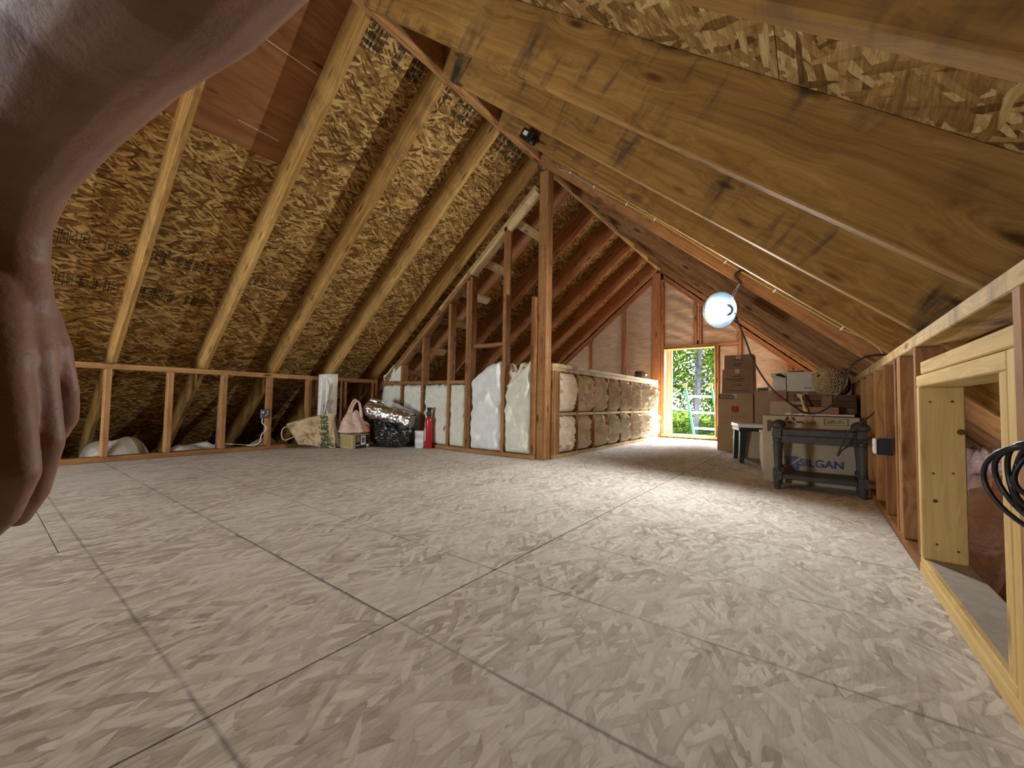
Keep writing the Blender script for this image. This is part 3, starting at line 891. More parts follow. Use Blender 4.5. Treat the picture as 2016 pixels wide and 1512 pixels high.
def outlet_left():
    e = empty('outlet_box', (-4.44, 1.80, .33), 'black outlet box with white cable on a left knee wall stud', 'outlet')
    mb = MB(); mb.box(-4.50, -4.462, 1.752, 1.830, .325, .414); mb.build('body', M['black'], e, bevel=.004)
    mb = MB(); mb.box(-4.4615, -4.459, 1.762, 1.778, .375, .392); mb.build('sticker', M['white'], e)
    cable('bare_wire', [(-4.462, 1.79, .345), (-4.445, 1.80, .365), (-4.450, 1.812, .39), (-4.460, 1.80, .40)], .0022, M['wire_w'], parent=e)
    cable('white_cable', [(-4.47, 1.772, .325), (-4.46, 1.765, .28), (-4.462, 1.805, .235), (-4.465, 1.80, .20), (-4.47, 1.765, .15), (-4.475, 1.76, .09), (-4.52, 1.72, .052), (-4.60, 1.62, .06), (-4.7, 1.5, .07)], .0048, M['wire_w'], parent=e)
outlet_left()
e = empty('outlet_box', (.26, 2.62, .32), 'dark outlet box with a white edge on a right knee wall stud', 'outlet')
mb = MB(); mb.box(.243, .30, 2.560, 2.618, .321, .397); mb.build('body', M['navy'], e, bevel=.004)
mb = MB(); mb.box(.233, .2425, 2.556, 2.622, .325, .394); mb.build('cover', M['white'], e, bevel=.002)
mb = MB()
for z in (.344, .376): mb.box(.2305, .2335, 2.575, 2.603, z - .011, z + .011)
mb.build('socket', M['white'], e, bevel=.002)

# coil of black cable on the right
e = empty('cable_coil', (.255, .89, .40), 'coil of black cable hanging on the near right stud', 'cable')
for i in range(5):
    rr = .040 + .0055 * i; cy_ = Vector((.252 - .002 * i, .868 - .003 * i, .455 - .005 * i))
    ph = Vector((-.42, .90, .0)).normalized(); pts = []
    for k in range(33):
        a = k / 32 * 2 * math.pi
        pts.append(cy_ + ph * (rr * (1.0 + .05 * i) * math.cos(a)) + Vector((.006 * math.sin(2 * a + i), 0, rr * (.92 + .06 * (i % 3)) * math.sin(a))))
    mb = MB(); mb.tube(pts, .0034, 8, cap=False); mb.build('loop', M['rubber'], e, smooth=True)
mb = MB(); mb.tube([(.246, .905, .495), (.290, .93, .505)], .004, 8); mb.build('hook', M['steel'], e)

# ------------------------------------------------------------------ the work lamp
lc = Vector((-.522, 3.15, 1.215))
aim = Vector((-1.30, -2.80, -.45)).normalized()
lm = Matrix.Translation(lc) @ aim.to_track_quat('Z', 'Y').to_matrix().to_4x4()   # local +z looks out of the reflector
e = empty('clamp_lamp', lc, 'aluminium reflector work lamp with a glaring bulb hung from a rafter', 'lamp')
prof = [(.128, .0), (.130, .002), (.131, -.002), (.124, -.022), (.105, -.055), (.078, -.082), (.050, -.100), (.030, -.108), (.028, -.108), (.048, -.097), (.076, -.079), (.102, -.053), (.121, -.021), (.127, .0)]
def ring_lathe(prof, n, m):
    mb = MB(); vs = []
    for r_, z_ in prof:
        for k in range(n):
            a = 2 * math.pi * k / n; vs.append(m @ Vector((r_ * math.cos(a), r_ * math.sin(a), z_)))
    fs = []
    P_ = len(prof)
    for i in range(P_):
        for k in range(n):
            fs.append((i * n + k, i * n + (k + 1) % n, ((i + 1) % P_) * n + (k + 1) % n, ((i + 1) % P_) * n + k))
    mb.add(vs, fs); return mb
ring_lathe(prof, 40, lm).build('reflector', M['alu'], e, smooth=True)
mb = MB(); mb.lathe([(.024, -.175), (.026, -.170), (.026, -.112), (.027, -.104), (.0, -.104)], 16, lm); mb.build('socket', M['black'], e, smooth=True)
tb = NT('glowing bulb', .3); tb.b.inputs['Emission Color'].default_value = (.80, .92, 1, 1); tb.b.inputs['Emission Strength'].default_value = 14.0
tb.color((1, 1, 1))
mb = MB(); mb.lathe([(.020, -.1035), (.026, -.085), (.036, -.060), (.041, -.035), (.037, -.012), (.022, .004), (.003, .010)], 20, lm); mb.build('bulb', tb.done(), e, smooth=True)
for a in (0.0, math.pi / 2):
    pts = []
    for k in range(13):
        q = -1 + 2 * k / 12
        pts.append(lm @ Vector((math.cos(a) * .127 * q, math.sin(a) * .127 * q, .010 + .045 * (1 - q * q))))
mb = MB(); mb.tube([lm @ Vector((-.128, .0, 0)), lm @ Vector((-.165, .0, .0))], .003, 8); mb.build('guard_pin', M['steel'], e)
hookp = Vector((-.379, 3.045, 1.362))
cable('hanging_wire', [lm @ Vector((.0, .02, -.15)), (-.43, 3.09, 1.30), hookp, (-.375, 3.05, 1.37)], .0016, M['steel'], parent=e)
cable('hanging_wire', [lm @ Vector((.03, .05, -.10)), (-.42, 3.08, 1.285), hookp], .0016, M['steel'], parent=e)
o = cable('bracket_cord', [(-.335, 3.030, 1.458), (-.37, 3.012, 1.440), (-.398, 3.010, 1.420), (-.400, 3.015, 1.400), (-.385, 3.02, 1.375), (-.372, 3.028, 1.352)], .0075, M['rubber'], 'short bent black cord on the rafter above the work lamp', 'cord')
pl = bpy.data.lights.new('work_lamp_light', 'SPOT'); pl.energy = 115; pl.color = (1.0, .985, .94); pl.shadow_soft_size = .03; pl.spot_size = math.radians(178); pl.spot_blend = .6
plo = bpy.data.objects.new('work_lamp_light', pl); plo.matrix_world = lm @ Matrix.Translation((0, 0, .020)) @ Matrix.Rotation(math.pi, 4, 'X'); COL.objects.link(plo)

sw = [tuple(lm @ Vector((0, 0, -.172))), (-.415, 3.14, 1.15), (-.363, 3.14, 1.0), (-.305, 3.13, .824), (-.21, 3.12, .655), (-.10, 3.14, .55), (-.037, 3.2, .503), (.03, 3.2, .504), (.105, 3.14, .565), (.152, 3.10, .672), (.168, 3.10, .745), (.205, 3.08, .805), (.262, 3.02, .835), (.33, 2.95, .83)]
cable('extension_cord', sw, .0058, M['rubber'], 'black cord drooping from the work lamp over to the right knee wall', 'cord')
cable('extension_cord', [(.300, 3.02, .545), (.243, 3.08, .468), (.172, 3.10, .400), (.136, 3.11, .307), (.119, 3.11, .250), (.146, 3.11, .292), (.216, 3.11, .347), (.275, 3.1, .372)], .0048, M['rubber'], 'thin black cord looping in front of the tan carton on the right', 'cord')

# a second lamp, up by the ridge behind the viewer, lights the near rafters
e = empty('bulb_holder', (-1.62, -.55, 2.30), 'bare bulb in a black holder under the ridge behind the viewer', 'lamp')
mb = MB(); mb.lathe([(.02, 0), (.026, .004), (.026, .055), (.016, .065), (.006, .07)], 14, Matrix.Translation((-1.62, -.55, 2.30))); mb.build('socket', M['black'], e, smooth=True)
tb = NT('warm bulb', .3); tb.b.inputs['Emission Color'].default_value = (1, .80, .50, 1); tb.b.inputs['Emission Strength'].default_value = 30.0
mb = MB(); mb.lathe([(.004, -.10), (.02, -.095), (.03, -.07), (.03, -.045), (.018, -.012), (.013, .0)], 14, Matrix.Translation((-1.62, -.55, 2.30))); mb.build('bulb', tb.done(), e, smooth=True)
mb = MB(); mb.tube([(-1.62, -.55, 2.37), (-1.62, -.55, 2.60)], .004, 8); mb.build('flex', M['rubber'], e)
wl_ = bpy.data.lights.new('ridge_bulb_light', 'POINT'); wl_.energy = 13; wl_.color = (1.0, .90, .72); wl_.shadow_soft_size = .035
wlo = bpy.data.objects.new('ridge_bulb_light', wl_); wlo.location = (-1.62, -.55, 2.16); COL.objects.link(wlo)
# ------------------------------------------------------------------ cartons on the right
def text_mesh(s, size, mat, name, parent, m, bold=0.0, sx=1.0):
    cu = bpy.data.curves.new('txt', 'FONT'); cu.body = s; cu.size = size; cu.align_x = 'CENTER'; cu.align_y = 'CENTER'; cu.offset = bold; cu.extrude = .0004
    to = bpy.data.objects.new('txt', cu); COL.objects.link(to)
    dg = bpy.context.evaluated_depsgraph_get()
    me = bpy.data.meshes.new_from_object(to.evaluated_get(dg))
    bpy.data.objects.remove(to); bpy.data.curves.remove(cu)
    me.name = name
    c = m.translation.copy()
    m2 = Matrix.Translation(-c) @ m @ Matrix.Diagonal((sx, 1, 1, 1))
    me.transform(m2)
    me.materials.clear(); me.materials.append(mat)
    o = bpy.data.objects.new(name, me); o.location = c
    return link(o, parent)
FRONT = Matrix.Rotation(math.pi / 2, 4, 'X')      # text plane facing -Y

def carton(label, x0, x1, y0, y1, z0, z1, mat, rot=0.0, group='moving cartons', flaps=False, taped=True, taper=0.0, name='carton'):
    cx, cy = (x0 + x1) / 2, (y0 + y1) / 2
    e = empty(name, (cx, cy, z0), label, 'box', group)
    m = Matrix.Translation((cx, cy, z0)) @ Matrix.Rotation(rot, 4, 'Z')
    hx, hy, h = (x1 - x0) / 2, (y1 - y0) / 2, z1 - z0
    mb = MB()
    n = 8
    def side(fn): mb.grid(fn, n, n)
    sd = hash(label) % 97
    def bul(u, v): return .006 * math.sin(math.pi * u) * math.sin(math.pi * v)
    k = lambda v: 1 - taper * v
    def F(u, v): return m @ Vector(((-hx + 2 * hx * u) * k(v), -hy * k(v) - bul(u, v), h * v))
    def B(u, v): return m @ Vector(((hx - 2 * hx * u) * k(v), hy * k(v) + bul(u, v), h * v))
    def Lf(u, v): return m @ Vector((-hx * k(v) - bul(u, v), (hy - 2 * hy * u) * k(v), h * v))
    def R(u, v): return m @ Vector((hx * k(v) + bul(u, v), (-hy + 2 * hy * u) * k(v), h * v))
    for q in (F, B, Lf, R): side(q)
    k1 = k(1)
    mb.grid(lambda u, v: m @ Vector(((-hx + 2 * hx * u) * k1, (-hy + 2 * hy * v) * k1, h - .004 * math.sin(math.pi * u))), n, n)
    mb.grid(lambda u, v: m @ Vector((hx - 2 * hx * u, -hy + 2 * hy * v, 0)), 2, 2)
    mb.build('body', mat, e)
    if taped:
        mb = MB(); mb.box(-.024, .024, -hy * k1 - .0075, hy * k1, h - .05, h + .0015, m); mb.build('tape', M['tape'], e)
    mb = MB(); mb.box(-hx * k1 + .002, hx * k1 - .002, -.0012, .0012, h - .001, h + .0022, m); mb.build('flap_seam', M['ink'], e)
    return e, m, hx, hy, h
def bars(e, m, hy, specs, mat, name='print'):
    """printed lines on the front face: (x0,x1,z0,z1) in local metres"""
    mb = MB()
    for a0, a1, b0, b1 in specs: mb.box(a0, a1, -hy - .0082, -hy - .0070, b0, b1, m)
    o_ = mb.build(name, mat, e)
    if len(specs) > 1: o_['kind'] = 'stuff'
def glyphs(x0, x1, z, hgt, seed):
    rd = random.Random(seed); out = []; x = x0
    while x < x1:
        w = rd.uniform(.4, .8) * hgt
        if rd.random() < .85: out.append((x, min(x + w, x1), z, z + hgt * rd.choice((1, 1, .6)))) 
        x += w + .35 * hgt
    return out

e, m, hx, hy, h = carton('plain tan carton on the floor at the bottom of the tall stack by the door', -.922, -.545, 5.40, 5.78, 0, .284, M['card'])
mb = MB(); mb.grid(lambda u, v: Vector((-.66 - .05 * v, 5.385 - .03 * v + .0 * u, .276 - .12 * v)) + Vector((.0, .0, 0)) + Vector((-.06 * (1 - u), 0, 0)), 4, 4); mb.build('open_flap', M['card_l'], e, solid=.004)
e, m, hx, hy, h = carton('carton with a dark MEDIUM label, red square and print line in the tall stack', -.912, -.545, 5.395, 5.77, .285, .682, M['card'])
bars(e, m, hy, [(-hx + .01, -hx + .17, h - .062, h - .018)], M['ink'], 'size_band')
text_mesh('MEDIUM', .036, M['card_l'], 'size_word', e, m @ Matrix.Translation((-hx + .09, -hy - .0086, h - .040)) @ FRONT, .0006)
bars(e, m, hy, [(-.04, .045, .17, .255)], M['ink_r'], 'logo_square')
bars(e, m, hy, [(-.030 + .018 * i, -.022 + .018 * i, .18, .245) for i in range(4)], M['card'], 'logo_strokes')
bars(e, m, hy, glyphs(-.13, .14, .118, .016, 3), M['ink_r'], 'print_line')
e, m, hx, hy, h = carton('brown carton with lines of small print, third in the tall stack by the door', -.872, -.540, 5.405, 5.74, .683, .972, M['card_d'], taper=.05)
bars(e, m, hy, glyphs(-.06, .04, .195, .016, 11) + glyphs(-.11, .08, .165, .016, 12) + glyphs(-.09, .06, .142, .013, 13) + glyphs(-.06, .05, .105, .010, 14) + glyphs(-.05, .05, .09, .008, 15) + [(-.12, .12, .028, .036)], M['ink'])
e, m, hx, hy, h = carton('topmost carton of the tall stack by the door with one flap up', -.845, -.545, 5.41, 5.72, .973, 1.142, M['card_d'], taper=.02)
bars(e, m, hy, glyphs(-.05, .04, .055, .022, 21) + glyphs(-.07, .06, .035, .012, 22) + glyphs(-.08, .05, .10, .02, 23), M['ink'])
mb = MB(); mb.box(-.70, -.55, 5.60, 5.604, 1.142, 1.165); mb.build('raised_flap', M['card_d'], e)

e, m, hx, hy, h = carton('tan carton on the floor directly right of the tall stack', -.520, -.18, 5.30, 5.66, 0, .352, M['card'])
bars(e, m, hy, [(-hx + .01, -hx + .13, .30, .335)], M['ink'], 'size_band')
e, m, hx, hy, h = carton('large brown carton right of the tall stack, under the lidded white file box', -.522, -.222, 5.30, 5.66, .354, .715, M['card'], taper=-.01)
bars(e, m, hy, [(.06, .12, .24, .31)], M['ink_r'], 'logo_square')
e, m, hx, hy, h = carton('brown carton under the plain white box beneath the right slope', -.210, .10, 5.28, 5.62, .40, .705, M['card_d'])
bars(e, m, hy, glyphs(-.10, .02, .245, .018, 31) + glyphs(-.08, .02, .212, .014, 32), M['ink_k'])
e, m, hx, hy, h = carton('carton on the floor behind the green side table, under the right slope', -.175, .14, 5.28, 5.62, 0, .398, M['card'])
e, m, hx, hy, h = carton('light tan carton standing upright behind the reddish board', -.345, .03, 4.88, 5.22, .336, .592, M['card_l'])
bars(e, m, hy, [(.01, .17, .195, .225)], M['ink'], 'label_band')
e, m, hx, hy, h = carton('tan carton on the floor seen under the green side table', -.655, -.16, 4.86, 5.24, 0, .334, M['card_l'])

# lidded file box and white box
e = empty('file_box', (-.29, 5.48, .715), 'lidded white file box with a black mark on the brown carton', 'box')
mb = MB(); mb.box(-.345, -.226, 5.32, 5.62, .716, .865); mb.build('body', M['card_w'], e, bevel=.003)
mb = MB(); mb.box(-.366, -.221, 5.305, 5.635, .866, .906); mb.build('lid', M['card_w'], e, bevel=.006)
mb = MB(); mb.tube([(-.315, 5.302, .888), (-.28, 5.300, .886), (-.235, 5.300, .862)], [.010, .016, .012], 8); mb.build('black_grip', M['black'], e)
e, m, hx, hy, h = carton('plain off-white box beneath the right slope, left of the wicker basket', -.217, .050, 5.29, 5.60, .706, .912, M['card_w'], taped=False)
bars(e, m, hy, [(.09, .112, .165, .185)] + glyphs(.02, .08, .03, .01, 61), M['ink'])
e = empty('folder', (-.14, 5.42, .913), 'flat dark folder lying on the off-white box', 'folder')
mb = MB(); mb.box(-.205, -.06, 5.30, 5.48, .914, .922); mb.build('cover', M['card_d'], e, bevel=.002)
mb = MB(); mb.add([(-.205, 5.30, .923), (-.06, 5.30, .923), (-.06, 5.48, .945), (-.205, 5.48, .926)], [(0, 1, 2, 3)]); mb.build('cover', M['black'], e, solid=.004)
e = empty('black_tray', (-.45, 5.42, .715), 'small black tray on the brown carton beside the tall stack', 'tray')
mb = MB(); mb.box(-.505, -.395, 5.36, 5.50, .717, .730); mb.build('base', M['black'], e, bevel=.004)
mb = MB(); mb.box(-.500, -.400, 5.365, 5.371, .730, .748, Matrix.Identity(4)); mb.box(-.401, -.395, 5.36, 5.50, .730, .764); mb.build('rim', M['black'], e)

# big tan carton with the blue print
e, m, hx, hy, h = carton('big tan carton printed SILGAN in blue behind the dark table', -.292, .250, 3.485, 3.875, 0, .472, M['card_s'], group=None)
def ptx(x): return x - (-.021)
text_mesh('SILGAN', .070, M['ink_b'], 'brand_word', e, Matrix.Translation((.045, 3.4765, .150)) @ FRONT, .0012, 1.02)
mb = MB()
# striped square mark: rays fanning up to the right
gx0, gx1, gz0, gz1 = -.162, -.078, .082, .190
mb2 = []
def clip_tri(pts): return pts
for (pa, pb) in ((.00, .16), (.22, .44), (.50, .60)):
    pass
yy = 3.4768
def quad(a, b, c_, d): mb.add([(gx0 + (gx1 - gx0) * p[0], yy, gz0 + (gz1 - gz0) * p[1]) for p in (a, b, c_, d)], [(0, 1, 2, 3)])
quad((0, .72), (.20, 1), (0, 1), (0, .9)); quad((.02, .62), (.34, .97), (.30, 1), (.26, 1)); quad((.04, .50), (.95, 1), (.46, 1), (.40, .97)); quad((0, .40), (.25, .42), (1, .96), (1, 1))
quad((0, .10), (.0, .18), (1, .72), (1, .62)); quad((.12, 0), (.02, .0), (1, .56), (1, .44)); quad((.36, 0), (.20, 0), (1, .38), (1, .22)); quad((.74, 0), (.50, 0), (1, .15), (1, .0))
mb.build('brand_mark', M['ink_b'], e, solid=.0006)
rec = MB()
for k in range(3):
    a = k * 2 * math.pi / 3 + .5
    c0 = Vector((-.128 + .022 * math.cos(a), 3.4768, .447 + .018 * math.sin(a)))
    rec.tube([c0 + Vector((-.012 * math.sin(a), 0, .012 * math.cos(a))), c0 + Vector((.012 * math.sin(a), 0, -.012 * math.cos(a)))], .006, 6)
rec.build('recycling_mark', M['ink'], e)
bars(e, m, hy, [(p[0], p[1], p[2], p[3]) for p in glyphs(-.070, .045, .425, .014, 71)], M['ink'], 'print_line')
bars(e, m, hy, [(.085, .21, .462, .464), (.085, .21, .418, .420), (.085, .087, .418, .464), (.208, .21, .418, .464)] + glyphs(.10, .19, .444, .006, 72) + glyphs(.10, .19, .432, .006, 73), M['ink'], 'print_frame')
bars(e, m, hy, [(-.243, -.222, .36, .44)], M['ink'], 'print_block')

# dark turned table in front of it
e = empty('side_table', (.03, 3.28, 0), 'dark ornate side table with turned legs and a low shelf', 'table')
def turned_leg(x, y, n=20):
    mt = Matrix.Translation((x, y, 0))
    mb = MB()
    mb.lathe([(.013, 0), (.017, .004), (.0215, .045), (.020, .062)], 12, mt)
    mb.box(-.0235, .0235, -.0235, .0235, .062, .118, mt)
    mb.lathe([(.022, .118), (.026, .124), (.026, .130), (.018, .136), (.0165, .150), (.018, .19), (.0225, .255), (.0245, .285), (.022, .302), (.0195, .308), (.0255, .314), (.0255, .326), (.020, .332)], n, mt)
    mb.box(-.0235, .0235, -.0235, .0235, .332, .396, mt)
    mb.lathe([(.018, .396), (.034, .402), (.041, .412), (.040, .424), (.030, .438), (.014, .447), (.002, .449)], n, mt)
    return mb.build('leg', M['ebony'], e)
for x in (-.187, .238):
    for y in (3.183, 3.40): turned_leg(x, y)
for y in (3.183, 3.40):
    mb = MB(); mb.box(-.1635, .2145, y - .012, y + .012, .305, .352); mb.build('apron', M['ebony'], e, bevel=.003)
for x in (-.187, .238):
    mb = MB(); mb.box(x - .012, x + .012, 3.2065, 3.3765, .305, .352); mb.build('apron', M['ebony'], e, bevel=.003)
mb = MB(); mb.box(-.1635, .2145, 3.17, 3.415, .353, .392); mb.build('top', M['ebony'], e, bevel=.004)
mb = MB(); mb.box(-.1635, .2145, 3.165, 3.42, .070, .100); mb.build('shelf', M['ebony'], e, bevel=.004)
mb = MB(); mb.box(-.215, -.2105, 3.175, 3.19, .345, .375); mb.build('side_peg', M['ebony'], e)

# green resin table with a pale top
e = empty('resin_table', (-.40, 4.60, 0), 'low plastic table with dark green legs and a pale top', 'table')
gm = Matrix.Translation((-.385, 4.60, 0)) @ Matrix.Rotation(math.radians(17), 4, 'Z')
mb = MB(); mb.box(-.245, .245, -.19, .19, .332, .368, gm); mb.build('top', M['whitetop'], e, bevel=.012, seg=3)
mb = MB(); mb.box(-.235, .235, -.18, .18, .300, .333, gm); mb.build('apron', M['green'], e, bevel=.004)
for sx in (-1, 1):
    for sy in (-1, 1):
        vs = []
        for z, w_, off in ((0, .020, .004), (.16, .027, .0), (.332, .036, -.008)):
            cx_, cy_ = sx * (.205 + off * 1.6), sy * (.150 + off * 1.6)
            for a, b in ((-1, -1), (1, -1), (1, 1), (-1, 1)): vs.append(gm @ Vector((cx_ + a * w_ / 1.0 * .9, cy_ + b * w_ * .75, z)))
        mb = MB(); mb.add(vs, [(3, 2, 1, 0), (8, 9, 10, 11)] + [(i * 4 + k, i * 4 + (k + 1) % 4, (i + 1) * 4 + (k + 1) % 4, (i + 1) * 4 + k) for i in (0, 1) for k in range(4)])
        mb.build('leg', M['green'], e, bevel=.004)

# cream pail between them
e = empty('plastic_pail', (-.262, 4.02, 0), 'cream plastic pail standing behind the SILGAN carton', 'pail')
mt = Matrix.Translation((-.258, 4.02, 0))
mb = MB(); mb.lathe([(.082, 0), (.088, .004), (.100, .09), (.104, .20), (.100, .30), (.098, .315)], 28, mt); mb.build('body', M['pail'], e, smooth=True)
mb = MB(); mb.lathe([(.100, .3155), (.106, .318), (.106, .336), (.098, .341), (.02, .341)], 28, mt); mb.build('lid', M['pail'], e, smooth=True)

# carton carrying the crate
e, m, hx, hy, h = carton('tan carton behind the SILGAN carton that carries the white panel', -.13, .255, 3.89, 4.32, 0, .468, M['card'])
e = empty('folding_table_top', (.05, 3.95, .475), 'thin white folding panel lying on the SILGAN carton', 'panel')
pm = Matrix.Translation((.055, 4.00, .4745)) @ Matrix.Rotation(math.radians(-4), 4, 'Z')
mb = MB(); mb.box(-.215, .205, -.20, .26, 0, .012, pm); mb.build('panel', M['white'], e, bevel=.004)
for x in (-.18, -.105):
    mb = MB(); mb.box(x - .022, x + .010, -.212, -.200, .0, .016, pm); mb.build('corner_clip', M['white'], e, bevel=.004)
e = empty('wooden_crate', (.11, 4.1, .487), 'dark wooden slatted crate on the white panel', 'crate')
for i in range(3):
    board('slat', (-.035, .258), (3.955, 3.967), (.4885 + i * .050, .4885 + i * .050 + .046), M['darkwood'], e, bevel=.002)
    board('slat', (-.035, .258), (4.243, 4.255), (.4885 + i * .050, .4885 + i * .050 + .046), M['darkwood'], e, bevel=.002)
for x in (-.047, .258):
    mb = MB(); mb.box(x, x + .012, 3.955, 4.255, .4885, .640); mb.build('end_panel', M['darkwood'], e, bevel=.002)
mb = MB(); mb.box(-.034, .257, 3.968, 4.242, .4885, .497); mb.build('bottom', M['darkwood'], e)
mb = MB(); mb.box(.06, .125, 3.944, 3.954, .500, .628); mb.build('slat_brace', M['card_d'], e, bevel=.002)
e = empty('loose_board', (.0, 3.88, .487), 'short reddish board with a pale sawn end on the white panel', 'board')
board('plank', (-.132, .16), (3.862, 3.898), (.4868, .540), M['redboard'], e, bevel=.002)
mb = MB(); mb.box(-.1345, -.1322, 3.863, 3.897, .488, .539); mb.build('sawn_end', M['new'], e)
e = empty('turned_spindle', (-.045, 3.86, .487), 'pale wooden spindle figure leaning on the crate', 'spindle')
mb = MB(); mb.tube([(-.043, 3.845, .4868), (-.040, 3.846, .502), (-.040, 3.848, .515), (-.050, 3.852, .54), (-.060, 3.868, .585), (-.068, 3.880, .608), (-.072, 3.884, .622), (-.076, 3.888, .634)], [.015, .016, .018, .009, .008, .008, .015, .013], 10)
mb.build('spindle', M['new'], e, smooth=True)
mb = MB(); mb.box(-.095, -.058, 3.872, 3.902, .612, .640); mb.build('head', M['new'], e, bevel=.004)

# wicker baskets tipped on the crate
def basket(label, c, rx, ry, depth, mat, tilt, turn, ribs=30, rings=13, handle=True, support=0.0):
    e = empty('wicker_basket', c, label, 'basket')
    m = Matrix.Translation(c) @ Vector(tilt).normalized().to_track_quat('-Z', 'Y').to_matrix().to_4x4()
    def S(a, t_): # t 0 at rim, 1 at the bottom of the bowl
        k = abs(math.cos(t_ * math.pi / 2)) ** .7
        return m @ Vector((rx * k * math.cos(a), ry * k * math.sin(a), -depth * math.sin(t_ * math.pi / 2)))
    mb = MB()
    for i in range(ribs):
        a = 2 * math.pi * i / ribs
        mb.tube([S(a, .96 * j / 9) for j in range(10)], .0032, 5)
    mb.build('ribs', mat, e)
    mb = MB()
    for j in range(rings):
        t_ = .03 + .9 * j / rings
        N_ = ribs * 2
        pts = []
        for i in range(N_ + 1):
            a = 2 * math.pi * i / N_
            p = S(a, t_); q = m @ Vector((0, 0, -depth * .3))
            d = (p - q).normalized()
            pts.append(p + d * (.0035 if (i % 4 < 2) ^ (j % 2) else -.0035))
        mb.tube(pts, .0035, 5, cap=False)
    mb.build('weave', mat, e)
    mb = MB(); mb.tube([S(2 * math.pi * i / 40, 0) for i in range(41)], .009, 6, cap=False); mb.build('rim', mat, e, smooth=True)
    return e
basket('straw coloured wicker basket tipped over on the dark crate', (.135, 4.15, .725), .108, .118, .15, M['wicker'], (-.55, -.62, .42), 0)
basket('dark brown wicker basket behind the straw coloured one', (.185, 4.50, .725), .078, .085, .13, M['wicker_d'], (.1, -.8, .35), 0, 24, 12)
e, m, hx, hy, h = carton('carton under the dark wicker basket at the right wall', .04, .262, 4.36, 4.62, .0, .625, M['card_d'])

# thing left on the half wall
e = empty('twine_spool', (-2.02, 5.86, .918), 'spool of rough twine lying on the half wall top plate', 'spool')
mb = MB(); mb.tube([(-2.05, 5.80, .968), (-1.99, 5.88, .968)], .050, 20); mb.build('windings', M['wicker_d'], e, smooth=True)
for k in range(9):
    f_ = k / 8
    c0 = Vector((-2.052 + .064 * f_, 5.797 + .086 * f_, 0.968)); ax = Vector((.6, .8, 0)); b1 = Vector((-.8, .6, 0))
    mb = MB(); mb.tube([c0 + (b1 * math.cos(a * math.pi / 8) + Vector((0, 0, 1)) * math.sin(a * math.pi / 8)) * .0505 for a in range(17)], .004, 5, cap=False); mb.build('twine', M['wicker'], e, smooth=True)
mb = MB(); mb.tube([(-2.06, 5.785, .965), (-1.95, 5.933, .965)], .013, 12); mb.build('core', M['white'], e, smooth=True)

# ------------------------------------------------------------------ things by the left knee wall
# brown paper bag lying on its side, opening to the left
e = empty('paper_bag', (-4.33, 2.2, 0), 'crumpled brown paper bag with green lettering and twisted handles', 'bag')
A0 = Vector((-4.190, 2.395, .0)); dU = Vector((-.36, -.93, .05)).normalized(); dV = Vector((-.10, -.055, .99)).normalized(); dN = dU.cross(dV).normalized()
if dN.x < 0: dN = -dN
BW, BH, BD = .40, .375, .16
def bagp(u, v, n_):   # u from the base leftwards, v up, n_ depth side (+1 front)
    taper = 1 - .22 * u ** 1.4
    lean = -.10 * u * BH * 0
    d = BD / 2 * (1 - .55 * u)
    p = A0 + dU * (u * BW) + dV * (v * BH * taper + .035 * u * (1 - v) - .05 * u * v) + dN * (n_ * d - .03)
    p += dU * (.10 * (v - .5) * u)
    cr = .030 * fbm((u * 4 + n_ * 3, v * 4, 2.2), 1.0, 4) + .026 * abs(rng((u * 6, v * 5, n_ * 4 + 1)))
    p += dN * cr * n_ * min(1, u * 3 + .4) + dV * .015 * rng((u * 5, v * 3, 8 + n_))
    p.z = max(p.z, .003)
    return p
mb = MB(); NU = 22
def loop(u, s):
    s = s % 1.0 * 4
    if s < 1.5: return bagp(u, s / 1.5, 1)
    if s < 2: t_ = (s - 1.5) / .5; return bagp(u, 1, 1 - 2 * t_)
    if s < 3.5: return bagp(u, 1 - (s - 2) / 1.5, -1)
    t_ = (s - 3.5) / .5; return bagp(u, 0, -1 + 2 * t_)
mb.grid(lambda s, u: loop(u, s), 64, NU, closed_u=True)
mb.build('body', M['paper'], e)
mb = MB(); mb.grid(lambda s, q: A0 * 0 + (loop(0.0, s) * (1 - q) + (A0 + dV * BH * .5 - dN * .03) * q), 64, 3, closed_u=True); mb.build('base', M['paper'], e)
hp = bagp(1.0, .75, 1)
cable('handle', [bagp(.98, .85, 1), hp + dU * .05 + dV * .02, hp + dU * .075 - dV * .05, hp + dU * .05 - dV * .11, bagp(.98, .40, 1)], .006, M['paper'], parent=e)
# letters follow the base edge, reading upwards
word = 'DSAUERS'
for i, chh in enumerate(word):
    v = .10 + .80 * i / (len(word) - 1)
    pc = bagp(.22 - .07 * v + .05, v, 1) + dN * .012
    xa = dV; ya = dU
    na = xa.cross(ya).normalized()
    m_ = Matrix((xa, ya, na)).transposed().to_4x4(); m_.translation = pc
    text_mesh(chh, .098, M['ink_g'], 'letter', e, m_, .0018, .95)
pc = bagp(.30, .12, 1) + dN * .012
mb = MB()
for k in range(5):
    a = bagp(.10 + .07 * k, .045 + .02 * (k % 2), 1) + dN * .008
    mb.tube([a, a - dU * .02 + dV * .03], [.010, .003], 6)
mb.build('printed_leaf', M['ink_g'], e)

